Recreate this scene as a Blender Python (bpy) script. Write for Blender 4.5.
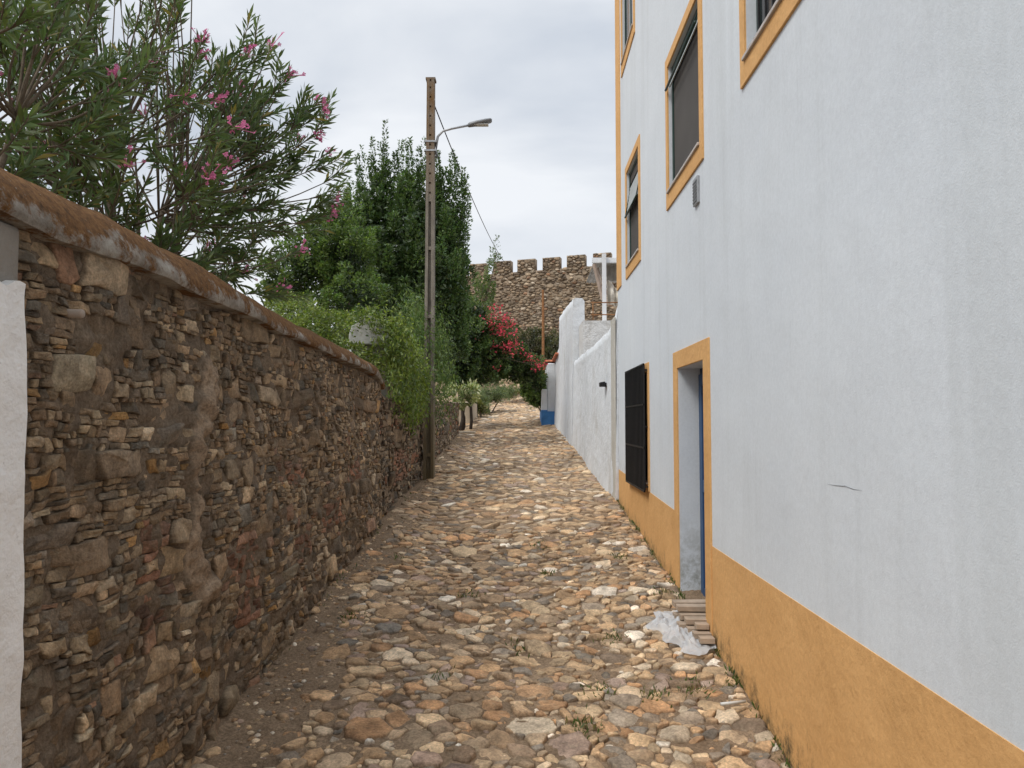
import bpy, math, random
import numpy as np
from mathutils import Vector, Matrix, noise as mnoise
R = math.radians
random.seed(7); rng = np.random.default_rng(11)
for o in list(bpy.data.objects): bpy.data.objects.remove(o)
S = bpy.context.scene; C = S.collection

# ------------------------------------------------------------------ camera (eye level is z = 0, street runs along +Y)
F = 760.0
cd = bpy.data.cameras.new('camera'); cam = bpy.data.objects.new('camera', cd); C.objects.link(cam)
cd.sensor_width = 36; cd.lens = F/1024*36; cd.clip_start = .05; cd.clip_end = 3000
PITCH, YAW = math.atan(37/F), math.atan(11/F)
cam.rotation_euler = (math.pi/2+PITCH, 0, YAW); cam.location = (0, 0, 0)
S.camera = cam
# ------------------------------------------------------------------ overcast daylight
SUN_EL, SUN_AZ = 52, 232          # azimuth measured from +Y clockwise: the sun stands behind the camera, to its left
W = bpy.data.worlds.new('World'); S.world = W; W.use_nodes = True
nt = W.node_tree; nt.nodes.clear(); N = nt.nodes.new; L = nt.links.new
out = N('ShaderNodeOutputWorld'); bg = N('ShaderNodeBackground'); bg.inputs[1].default_value = .1
sky = N('ShaderNodeTexSky'); sky.sky_type = 'NISHITA'; sky.sun_disc = False
sky.sun_elevation = R(SUN_EL); sky.sun_rotation = R(SUN_AZ); sky.dust_density = 3
tc = N('ShaderNodeTexCoord'); mp = N('ShaderNodeMapping'); mp.inputs['Scale'].default_value = (1, 1, 2.6)
nz = N('ShaderNodeTexNoise'); nz.inputs['Scale'].default_value = 2.1; nz.inputs['Detail'].default_value = 7; nz.inputs['Roughness'].default_value = .48
nz.inputs['Distortion'].default_value = .35
rp = N('ShaderNodeValToRGB'); e = rp.color_ramp.elements
e[0].position = .38; e[0].color = (.56, .61, .685, 1); e[1].position = .6; e[1].color = (.84, .865, .90, 1)
sx = N('ShaderNodeSeparateXYZ'); mr = N('ShaderNodeMapRange')
mr.inputs[1].default_value = .5; mr.inputs[2].default_value = 1; mr.inputs[3].default_value = 1.0; mr.inputs[4].default_value = 2.7
vm = N('ShaderNodeVectorMath'); vm.operation = 'SCALE'; vm2 = N('ShaderNodeVectorMath'); vm2.operation = 'SCALE'; vm2.inputs[3].default_value = 9.0
mx = N('ShaderNodeMix'); mx.data_type = 'RGBA'; mx.inputs[0].default_value = .93
L(tc.outputs['Generated'], mp.inputs[0]); L(mp.outputs[0], nz.inputs[0]); L(nz.outputs[0], rp.inputs[0])
L(tc.outputs['Generated'], sx.inputs[0]); L(sx.outputs[2], mr.inputs[0])
L(rp.outputs[0], vm.inputs[0]); L(mr.outputs[0], vm.inputs[3]); L(vm.outputs[0], vm2.inputs[0])
L(sky.outputs[0], mx.inputs[6]); L(vm2.outputs[0], mx.inputs[7]); L(mx.outputs[2], bg.inputs[0]); L(bg.outputs[0], out.inputs[0])
sl = bpy.data.lights.new('sun', 'SUN'); sl.energy = 1.6; sl.angle = R(18); sl.color = (1, .96, .9)
so = bpy.data.objects.new('sun', sl); C.objects.link(so)
az = R(SUN_AZ); el = R(SUN_EL)
sd = Vector((math.sin(az)*math.cos(el), math.cos(az)*math.cos(el), math.sin(el)))
so.rotation_euler = (-sd).to_track_quat('-Z', 'Y').to_euler(); so.location = sd*30
S.view_settings.view_transform = 'Standard'; S.view_settings.look = 'None'; S.view_settings.exposure = .3; S.view_settings.gamma = 1
S.view_settings.use_curve_mapping = False
S.render.engine = 'CYCLES'

# ------------------------------------------------------------------ helpers
RC = Matrix.Rotation(YAW, 3, 'Z') @ Matrix.Rotation(math.pi/2+PITCH, 3, 'X')
def at(px, py, Y):
    "the point of the place seen at that spot of the photo, Y metres up the street"
    d = RC @ Vector(((px-512)/F, -(py-384)/F, -1)); return d*(Y/d.y)
def onx(px, py, X):
    d = RC @ Vector(((px-512)/F, -(py-384)/F, -1)); return d*(X/d.x)

YK = [-40, -4, 0, 4, 5.3, 6.4, 8.4, 10, 14.4, 20, 24, 30, 34, 38, 44, 49, 60, 90, 3000]
ZK = [-4, -2.2, -1.95, -1.71, -1.63, -1.545, -1.32, -1.2, -.9, -.42, -.14, .3, .62, 1.3, 2.4, 3.2, 3.2, 0, -40]
def zg(y): return np.interp(y, YK, ZK)

def link(name, me, parent=None):
    o = bpy.data.objects.new(name, me); C.objects.link(o)
    if parent: o.parent = parent
    return o
def tag(o, label=None, cat=None, group=None, kind=None):
    if label: o['label'] = label
    if cat: o['category'] = cat
    if group: o['group'] = group
    if kind: o['kind'] = kind
    return o
def empty(name, loc, label, cat, group=None):
    o = link(name, None); o.empty_display_size = .2; o.location = loc
    bpy.context.view_layer.update()
    return tag(o, label, cat, group)

class G:
    "collects geometry in world coordinates; build() links it as ONE mesh object"
    def __init__(s): s.v = []; s.c = []; s.f = {3: [], 4: []}; s.m = {3: [], 4: []}; s.n = 0
    def add(s, v, quads=None, tris=None, col=(.5, .5, .5), mi=0):
        v = np.asarray(v, float).reshape(-1, 3); c = np.asarray(col, float)
        if c.ndim == 1: c = np.tile(c[:3], (len(v), 1))
        s.v.append(v); s.c.append(c[:, :3])
        for k, f in ((4, quads), (3, tris)):
            if f is not None and len(f):
                f = np.asarray(f, int).reshape(-1, k)+s.n; s.f[k].append(f); s.m[k].append(np.full(len(f), mi))
        s.n += len(v); return s
    def box(s, lo, hi, col=(.5, .5, .5), mi=0, M=None):
        x0, y0, z0 = lo; x1, y1, z1 = hi
        v = [(x0,y0,z0),(x1,y0,z0),(x1,y1,z0),(x0,y1,z0),(x0,y0,z1),(x1,y0,z1),(x1,y1,z1),(x0,y1,z1)]
        if M is not None: v = [tuple(M @ Vector(p)) for p in v]
        return s.add(v, [(3,2,1,0),(4,5,6,7),(0,1,5,4),(1,2,6,5),(2,3,7,6),(3,0,4,7)], col=col, mi=mi)
    def tube(s, pts, rad, sides=7, col=(.5, .5, .5), mi=0):
        pts = [Vector(p) for p in pts]; n = len(pts); rad = rad if hasattr(rad, '__len__') else [rad]*n
        vs = []; up = Vector((0, 0, 1)) if abs((pts[-1]-pts[0]).normalized().z) < .9 else Vector((1, 0, 0))
        for i, p in enumerate(pts):
            t = (pts[min(i+1, n-1)]-pts[max(i-1, 0)]).normalized(); a = t.cross(up).normalized(); b = t.cross(a)
            for k in range(sides):
                an = 2*math.pi*k/sides; vs.append(p+(a*math.cos(an)+b*math.sin(an))*rad[i])
        q = [(i*sides+k, i*sides+(k+1) % sides, (i+1)*sides+(k+1) % sides, (i+1)*sides+k) for i in range(n-1) for k in range(sides)]
        vs += [pts[0], pts[-1]]; m = n*sides
        t = [((k+1) % sides, k, m) for k in range(sides)]+[((n-1)*sides+k, (n-1)*sides+(k+1) % sides, m+1) for k in range(sides)]
        return s.add([tuple(v) for v in vs], q, t, col, mi)
    def prism(s, prof, x0, x1, axis='y', col=(.5, .5, .5), mi=0):
        "profile of (a, b) pairs swept along one axis"
        n = len(prof); f = {'y': lambda a, b, t: (a, t, b), 'x': lambda a, b, t: (t, a, b)}[axis]
        v = [f(a, b, x0) for a, b in prof]+[f(a, b, x1) for a, b in prof]
        v += [tuple(np.mean(v[:n], 0)), tuple(np.mean(v[n:2*n], 0))]
        q = [(i, (i+1) % n, n+(i+1) % n, n+i) for i in range(n)]
        t = [((i+1) % n, i, 2*n) for i in range(n)]+[(n+i, n+(i+1) % n, 2*n+1) for i in range(n)]
        return s.add(v, q, t, col, mi)
    def build(s, name, mats, parent=None, smooth=False, bevel=0):
        me = bpy.data.meshes.new(name); v = np.concatenate(s.v)
        if parent is not None:
            iv = parent.matrix_world.inverted() if parent.type == 'EMPTY' else parent.matrix_world.inverted()
            if parent.parent is not None: iv = (parent.parent.matrix_world).inverted()
            M = np.array(iv); v = v @ M[:3, :3].T+M[:3, 3]
        me.vertices.add(len(v)); me.vertices.foreach_set('co', v.ravel().astype(np.float32))
        lo = []; st = []; mi = []; p = 0
        for k in (4, 3):
            if s.f[k]:
                f = np.concatenate(s.f[k]); lo.append(f.ravel()); st.append(p+np.arange(len(f))*k); p += f.size; mi.append(np.concatenate(s.m[k]))
        lo = np.concatenate(lo); st = np.concatenate(st); mi = np.concatenate(mi)
        me.loops.add(len(lo)); me.loops.foreach_set('vertex_index', lo.astype(np.int32))
        me.polygons.add(len(st)); me.polygons.foreach_set('loop_start', st.astype(np.int32))
        me.polygons.foreach_set('material_index', mi.astype(np.int32))
        me.update(calc_edges=True)
        me.polygons.foreach_set('use_smooth', (mi == 1) if smooth == 'rubble' else np.full(len(st), bool(smooth)))
        a = me.color_attributes.new('col', 'FLOAT_COLOR', 'POINT'); c = np.ones((len(v), 4), np.float32); c[:, :3] = np.concatenate(s.c)
        a.data.foreach_set('color', c.ravel())
        for m in (mats if isinstance(mats, (list, tuple)) else [mats]): me.materials.append(m)
        me.validate()
        o = link(name, me, parent)
        if bevel:
            b = o.modifiers.new('bevel', 'BEVEL'); b.width = bevel; b.segments = 2; b.limit_method = 'ANGLE'
        return o
def origin(o, p):
    "moves a top-level mesh's origin to its base"
    p = Vector(p); o.data.transform(Matrix.Translation(-p)); o.location = p; return o

# ------------------------------------------------------------------ materials
class NT:
    def __init__(s, name):
        s.m = bpy.data.materials.new(name); s.m.use_nodes = True; s.t = s.m.node_tree; s.b = s.t.nodes['Principled BSDF']
        s.tc = s.n('ShaderNodeTexCoord'); s.g = s.n('ShaderNodeNewGeometry').outputs['Position']
    def n(s, k): return s.t.nodes.new(k)
    def l(s, a, b): s.t.links.new(a, b)
    def noise(s, scale, detail=4, rough=.55, stretch=None, dist=0, vec=None):
        x = s.n('ShaderNodeTexNoise'); x.inputs['Scale'].default_value = scale; x.inputs['Detail'].default_value = detail
        x.inputs['Roughness'].default_value = rough; x.inputs['Distortion'].default_value = dist; v = vec or s.g
        if stretch:
            m = s.n('ShaderNodeMapping'); m.inputs['Scale'].default_value = stretch; s.l(v, m.inputs[0]); v = m.outputs[0]
        s.l(v, x.inputs[0]); return x.outputs[0]
    def voro(s, scale, feature='F1', stretch=None):
        x = s.n('ShaderNodeTexVoronoi'); x.feature = feature; x.inputs['Scale'].default_value = scale; v = s.g
        if stretch:
            m = s.n('ShaderNodeMapping'); m.inputs['Scale'].default_value = stretch; s.l(v, m.inputs[0]); v = m.outputs[0]
        s.l(v, x.inputs['Vector']); return x
    def ramp(s, f, stops):
        r = s.n('ShaderNodeValToRGB'); e = r.color_ramp.elements
        while len(e) < len(stops): e.new(.5)
        for i, (p, c) in enumerate(stops):
            e[i].position = p; e[i].color = (*c, 1) if hasattr(c, '__len__') else (c, c, c, 1)
        s.l(f, r.inputs[0]); return r.outputs[0]
    def mix(s, f, a, b, mode='MIX'):
        x = s.n('ShaderNodeMix'); x.data_type = 'RGBA'; x.blend_type = mode
        for sock, v in ((x.inputs[0], f), (x.inputs[6], a), (x.inputs[7], b)):
            if isinstance(v, (int, float)): sock.default_value = v
            elif isinstance(v, tuple): sock.default_value = (*v, 1)
            else: s.l(v, sock)
        return x.outputs[2]
    def math(s, op, a, b):
        x = s.n('ShaderNodeMath'); x.operation = op
        for i, v in enumerate((a, b)):
            if isinstance(v, (int, float)): x.inputs[i].default_value = v
            else: s.l(v, x.inputs[i])
        return x.outputs[0]
    def sep(s, ax, vec=None):
        x = s.n('ShaderNodeSeparateXYZ'); s.l(vec or s.g, x.inputs[0]); return x.outputs[ax]
    def rng(s, v, a, b, c=0., d=1.):
        x = s.n('ShaderNodeMapRange'); s.l(v, x.inputs[0])
        for i, q in enumerate((a, b, c, d)): x.inputs[i+1].default_value = q
        return x.outputs[0]
    def attr(s, name='col'):
        a = s.n('ShaderNodeAttribute'); a.attribute_name = name; return a.outputs['Color']
    def col(s, c):
        if isinstance(c, tuple): s.b.inputs['Base Color'].default_value = (*c, 1)
        else: s.l(c, s.b.inputs['Base Color'])
    def bump(s, h, dist, strength=1.):
        x = s.n('ShaderNodeBump'); x.inputs['Distance'].default_value = dist; x.inputs['Strength'].default_value = strength
        s.l(h, x.inputs['Height'])
        if s.b.inputs['Normal'].is_linked: s.l(s.b.inputs['Normal'].links[0].from_socket, x.inputs['Normal'])
        s.l(x.outputs[0], s.b.inputs['Normal'])
    def rough(s, v, spec=.3):
        s.b.inputs['Roughness'].default_value = v; s.b.inputs['Specular IOR Level'].default_value = spec
def simple(name, c, rough=.6, metal=0, var=.15, scale=6, bump=0, spec=.3):
    t = NT(name); f = t.ramp(t.noise(scale, 5), [(.25, 1-var), (.75, 1+var)])
    t.col(t.mix(1., c, f, 'MULTIPLY')); t.rough(rough, spec); t.b.inputs['Metallic'].default_value = metal
    if bump: t.bump(t.noise(scale*8, 4), bump)
    return t.m
def stone_mat(name, bump=.006, lichen=(.32, .27, .18), la=.35, tint=1.0, fine=1.0):
    t = NT(name); c = t.attr()
    c = t.mix(.35, c, t.mix(1., c, t.ramp(t.noise(3*fine, 4), [(.35, (.8, .72, .62)), (.65, (1.35, 1.3, 1.2))]), 'MULTIPLY'))
    c = t.mix(1., c, t.ramp(t.noise(9*fine, 6, .65), [(.3, .5*tint), (.72, 1.5*tint)]), 'MULTIPLY')
    c = t.mix(1., c, t.ramp(t.noise(70*fine, 3, .6), [(.3, .72), (.7, 1.25)]), 'MULTIPLY')
    c = t.mix(t.math('MULTIPLY', t.ramp(t.noise(14*fine, 5, .6), [(.55, 0.), (.68, 1.)]), la), c, lichen)
    t.col(c); t.rough(.85, .25)
    t.bump(t.noise(26*fine, 8, .72, (1, 1, 1.8)), bump*1.7); t.bump(t.noise(130*fine, 4, .6), bump*.5)
    return t.m
M = {}
M['cobble'] = stone_mat('cobble_stone', .0095, (.45, .37, .25), .3)
M['rubble'] = stone_mat('rubble_stone', .013, (.27, .23, .15), .4)
M['castle'] = stone_mat('castle_stone', .03, (.38, .32, .22), .5, fine=.35)
def dirt_mat(name, a, b, peb=True):
    t = NT(name); c = t.ramp(t.noise(3.5, 6, .6), [(.3, a), (.7, b)])
    c = t.mix(1., c, t.ramp(t.noise(60, 4, .7), [(.3, .6), (.7, 1.4)]), 'MULTIPLY')
    if peb:
        v = t.voro(95); k = t.ramp(v.outputs['Distance'], [(.12, 1.), (.3, 0.)]); r = t.ramp(t.sep(0, v.outputs['Color']), [(.72, 0.), (.78, 1.)])
        k = t.math('MULTIPLY', k, r); c = t.mix(t.math('MULTIPLY', k, .75), c, (.4, .33, .25)); t.bump(k, .006)
    if not peb: c = t.mix(t.rng(t.sep(0, t.attr()), .55, .95), c, t.mix(1., c, (1.75, 1.7, 1.65), 'MULTIPLY'))
    t.col(c); t.rough(.95, .15); t.bump(t.noise(28, 8, .72), .022); t.bump(t.noise(180, 3), .003)
    return t.m
M['dirt'] = dirt_mat('packed_dirt', (.2, .138, .088), (.32, .23, .15))
M['mortar'] = dirt_mat('earth_mortar', (.14, .105, .075), (.25, .195, .14), False)
M['castle_mortar'] = dirt_mat('castle_mortar', (.19, .145, .105), (.32, .25, .18), False)

def plaster_mat():
    t = NT('white_plaster'); z = t.sep(2)
    c = t.ramp(t.noise(.9, 5, .6), [(.3, (.61, .65, .69)), (.7, (.66, .70, .735))])
    st = t.ramp(t.noise(1.0, 6, .62, (1, 2.0, .14), .9), [(.5, 0.), (.72, 1.)])
    st = t.math('MULTIPLY', st, .24); c = t.mix(st, c, (.40, .42, .41))
    st2 = t.ramp(t.noise(1., 5, .7, (1, 9, .35), .3), [(.56, 0.), (.8, 1.)]); c = t.mix(t.math('MULTIPLY', st2, .18), c, (.34, .36, .36))
    c = t.mix(1., c, t.ramp(t.noise(45, 4, .6), [(.3, .95), (.7, 1.04)]), 'MULTIPLY')
    st3 = t.ramp(t.noise(1., 4, .6, (1, 1.5, .07), .5), [(.56, 0.), (.66, 1.)]); c = t.mix(t.math('MULTIPLY', st3, .15), c, (.36, .385, .36))
    gz = t.math('ADD', t.math('MULTIPLY', t.sep(1), .075), -2.0); h = t.math('SUBTRACT', z, gz)
    kk = t.math('MULTIPLY', t.rng(h, .1, .75, 1., 0.), t.ramp(t.noise(9, 7, .75), [(.42, 0.), (.6, .75)])); c = t.mix(kk, c, (.2, .2, .16))
    t.col(c); t.rough(.9, .2)
    t.bump(t.noise(1.6, 3, .5), .014); t.bump(t.noise(18, 6, .6, (1, 1, .6)), .0022); t.bump(t.noise(140, 3), .001)
    return t.m
M['plaster'] = plaster_mat()
def lime_mat(name, bump=.03, base=(.72, .74, .76), dirt=(.42, .39, .34), amt=.5):
    t = NT(name)
    c = t.ramp(t.noise(2.2, 6, .6), [(.3, tuple(x*.92 for x in base)), (.7, base)])
    st = t.ramp(t.noise(2., 7, .68, (1, 1, .4), .4), [(.52, 0.), (.74, 1.)]); c = t.mix(t.math('MULTIPLY', st, amt), c, dirt)
    c = t.mix(t.ramp(t.noise(24, 6, .7), [(.64, 0.), (.72, .5)]), c, (.3, .27, .23))
    t.col(c); t.rough(.9, .2); t.bump(t.noise(5, 5, .55), bump); t.bump(t.noise(30, 5, .6), bump*.3); return t.m
M['lime'] = lime_mat('limewashed_wall', .03, (.7, .73, .76)); M['lime_old'] = lime_mat('flaking_limewash', .05, (.68, .68, .67), (.3, .26, .21), .9)
M['render_white'] = lime_mat('rough_white_render', .02, (.86, .86, .85), (.55, .53, .49), .3)
M['grey_render'] = lime_mat('grey_cement_render', .03, (.3, .28, .25), (.16, .14, .12), .7)
def ochre_mat(name, stain=True):
    t = NT(name)
    c = t.ramp(t.noise(1.6, 5, .6), [(.3, (.62, .352, .14)), (.7, (.69, .405, .17))])
    c = t.mix(1., c, t.ramp(t.noise(38, 4, .6), [(.3, .93), (.7, 1.06)]), 'MULTIPLY')
    if stain:
        y = t.sep(1); z = t.sep(2)
        gz = t.math('ADD', t.math('MULTIPLY', y, .075), -2.0); h = t.math('SUBTRACT', z, gz)
        n = t.noise(5, 8, .75, (1, 1.6, .7)); 
        k = t.rng(t.math('ADD', h, t.math('MULTIPLY', t.math('SUBTRACT', n, .5), .75)), -.02, .17, 1., 0.)
        n2 = t.ramp(t.noise(16, 6, .75), [(.4, 0.), (.6, 1.)])
        c = t.mix(t.math('MULTIPLY', k, t.math('MULTIPLY', n2, .9)), c, (.07, .062, .035))
        k2 = t.ramp(t.noise(2.6, 6, .7, (1, 1, .5)), [(.55, 0.), (.75, 1.)]); c = t.mix(t.math('MULTIPLY', k2, .18), c, (.36, .2, .075))
    t.col(c); t.rough(.88, .2); t.bump(t.noise(1.8, 3, .5), .03); t.bump(t.noise(20, 6, .6), .006); t.bump(t.noise(140, 3), .0012)
    return t.m
M['ochre'] = ochre_mat('ochre_dado_paint'); M['trim'] = ochre_mat('ochre_trim_paint', False)
def coping_mat():
    t = NT('lichened_coping'); u = t.attr(); k = t.sep(0, u)
    base = t.ramp(t.noise(7, 7, .68), [(.3, (.15, .128, .10)), (.52, (.33, .30, .26)), (.72, (.52, .49, .43))])
    f = t.math('ADD', k, t.math('MULTIPLY', t.math('SUBTRACT', t.noise(3.6, 9, .75), .5), 2.9))
    f = t.rng(f, .02, .22, 0., 1.)
    li = t.ramp(t.noise(30, 5, .7), [(.3, (.075, .042, .022)), (.5, (.165, .085, .036)), (.75, (.27, .145, .06))])
    c = t.mix(f, base, li)
    c = t.mix(t.ramp(t.noise(55, 4, .7), [(.66, 0.), (.73, .8)]), c, (.5, .48, .42))
    t.col(c); t.rough(.95, .15); t.bump(t.noise(12, 7, .7), .03); t.bump(t.noise(70, 5, .7), .008); return t.m
M['coping'] = coping_mat()
def leaf_mat(name, rough=.45, trans=.3, spec=.4, tint=(1.6, 1.75, .7)):
    t = NT(name); c = t.attr(); t.col(c); t.rough(rough, spec)
    tr = t.n('ShaderNodeBsdfTranslucent'); t.l(t.mix(1., c, tint, 'MULTIPLY'), tr.inputs[0])
    ms = t.n('ShaderNodeMixShader'); ms.inputs[0].default_value = trans
    o = t.t.nodes['Material Output']; t.l(t.b.outputs[0], ms.inputs[1]); t.l(tr.outputs[0], ms.inputs[2]); t.l(ms.outputs[0], o.inputs[0])
    return t.m
M['leaf'] = leaf_mat('leaf'); M['glossy_leaf'] = leaf_mat('glossy_leaf', .42, .2, .4); M['petal'] = leaf_mat('petal', .6, .35, .2, (1.1, 1., 1.1))
M['bark'] = simple('bark', (.13, .1, .07), .9, var=.4, scale=14, bump=.004)
M['bark_dark'] = simple('dark_bark', (.05, .038, .03), .9, var=.4, scale=14, bump=.006)
def pole_mat():
    t = NT('weathered_concrete_post'); z = t.sep(2)
    c = t.ramp(t.noise(12, 7, .7, (1, 1, .3)), [(.3, (.13, .115, .095)), (.6, (.24, .215, .18)), (.8, (.38, .35, .31))])
    k = t.math('MULTIPLY', t.rng(z, 3.6, 5.6), t.ramp(t.noise(5, 7, .7, (1, 1, .35)), [(.34, 0.), (.56, 1.)])); c = t.mix(k, c, (.165, .095, .04))
    k = t.math('MULTIPLY', t.rng(z, 1.0, -.9), t.ramp(t.noise(6, 6, .7, (1, 1, .3)), [(.3, .3), (.6, 1.)])); c = t.mix(k, c, (.15, .11, .05))
    t.col(c); t.rough(.92, .15); t.bump(t.noise(40, 5, .7), .006); return t.m
M['post'] = pole_mat()
M['galv'] = simple('galvanised_steel', (.36, .37, .38), .5, .6, .2, 20)
M['lampgrey'] = simple('grey_lamp_housing', (.2, .21, .22), .45, .1, .15, 12)
M['lens'] = simple('lamp_lens', (.55, .55, .52), .3, 0, .1, 10)
M['black'] = simple('black_iron', (.012, .012, .013), .5, 0, .3, 30, .001)
M['darkgreen'] = simple('dark_green_frame', (.018, .045, .038), .4, 0, .2, 10)
M['screen'] = simple('brown_insect_mesh', (.075, .068, .062), .8, 0, .12, 3)
M['glass'] = simple('dark_window_glass', (.03, .034, .038), .12, 0, .2, 2, spec=.6)
M['shutter'] = simple('pale_roller_shutter', (.42, .45, .45), .55, 0, .12, 6)
M['sill'] = simple('stone_sill', (.48, .44, .41), .7, 0, .15, 15, .001)
M['blue'] = simple('blue_door_paint', (.028, .075, .17), .45, 0, .15, 4, .001)
M['blue_dado'] = simple('blue_wall_paint', (.06, .2, .46), .8, 0, .3, 4, .003)
M['wood'] = simple('weathered_boards', (.36, .28, .21), .8, 0, .35, 9, .002)
M['tile'] = simple('terracotta_tile', (.42, .14, .07), .8, 0, .4, 12, .004)
M['rust'] = simple('rusty_iron', (.25, .12, .05), .85, 0, .4, 10, .004)
M['whitepaint'] = simple('white_painted_metal', (.72, .73, .74), .5, 0, .08, 4)
M['cloth'] = simple('cream_canvas', (.6, .55, .47), .9, 0, .15, 6, .004)
M['tan_render'] = lime_mat('tan_render', .03, (.5, .42, .32), (.28, .22, .16), .6)
M['dark_inside'] = simple('dark_interior', (.02, .02, .02), .9)
M['roof'] = M['tile']
def corr_mat():
    t = NT('corrugated_sheet'); t.col(t.ramp(t.noise(5, 5), [(.3, (.26, .24, .21)), (.7, (.4, .37, .33))])); t.rough(.7); return t.m
M['corr'] = corr_mat()
def plastic_mat():
    t = NT('plastic_film'); b = t.b; t.col((.72, .74, .76)); t.rough(.25, .5); b.inputs['Alpha'].default_value = .55
    t.bump(t.noise(30, 5, .6), .01); return t.m
M['film'] = plastic_mat()

# ------------------------------------------------------------------ packed stones (cobbles, rubble, castle)
def pack(u0, u1, v0, v1, classes, aniso=1., pre=(), spacing=.86, density=None):
    "dart throwing of seeds of several radii, biggest first; v is squeezed by aniso"
    v0s, v1s = v0*aniso, v1*aniso; cell = max(c[0] for c in classes); g = {}; out = []
    def put(u, v, r, tagc):
        out.append((u, v, r, tagc)); g.setdefault((int(u//cell), int(v//cell)), []).append((u, v, r))
    def free(u, v, r):
        a, b = int(u//cell), int(v//cell)
        for i in range(a-2, a+3):
            for j in range(b-2, b+3):
                for (x, y, q) in g.get((i, j), ()):
                    if (x-u)**2+(y-v)**2 < ((q+r)*spacing)**2: return False
        return True
    for (u, v, r, t_) in pre: put(u, v*aniso, r, t_)
    area = (u1-u0)*(v1s-v0s)
    for r, frac in classes:
        n = int(area/(math.pi*r*r)*frac*4); want = int(area/(math.pi*r*r)*frac); k = 0
        for _ in range(n):
            u = random.uniform(u0, u1); v = random.uniform(v0s, v1s); rr = r*random.uniform(.85, 1.15)
            if free(u, v, rr):
                put(u, v, rr, None); k += 1
                if k >= want: break
    return out
def cells(seeds, u0, u1, v0, v1, aniso):
    "power diagram: yields (polygon in real u,v, tag)"
    rmax = max(s[2] for s in seeds); cs = rmax*2; g = {}
    for i, s in enumerate(seeds): g.setdefault((int(s[0]//cs), int(s[1]//cs)), []).append(i)
    V0, V1 = v0*aniso, v1*aniso; res = []
    for i, (u, v, r, tg) in enumerate(seeds):
        h = min(r*2.2, r+.12 if r < .3 else r*1.6)
        P = [(max(u-h, u0), max(v-h, V0)), (min(u+h, u1), max(v-h, V0)), (min(u+h, u1), min(v+h, V1)), (max(u-h, u0), min(v+h, V1))]
        a, b = int(u//cs), int(v//cs); nb = []
        for x in range(a-1, a+2):
            for y in range(b-1, b+2):
                for j in g.get((x, y), ()):
                    if j != i:
                        s = seeds[j]; nb.append(((s[0]-u)**2+(s[1]-v)**2, j))
        nb.sort()
        for d2, j in nb[:28]:
            s = seeds[j]; dx, dy = s[0]-u, s[1]-v
            k = (s[0]**2+s[1]**2-s[2]**2-u*u-v*v+r*r)/2
            Q = []; n = len(P)
            for t in range(n):
                A, B = P[t], P[(t+1) % n]; da = A[0]*dx+A[1]*dy-k; db = B[0]*dx+B[1]*dy-k
                if da <= 0: Q.append(A)
                if (da < 0 < db) or (db < 0 < da):
                    w = da/(da-db); Q.append((A[0]+(B[0]-A[0])*w, A[1]+(B[1]-A[1])*w))
            P = Q
            if len(P) < 3: break
        if len(P) >= 3: res.append((np.array([(p[0], p[1]/aniso) for p in P]), r, tg, (u, v/aniso)))
    return res
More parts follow.
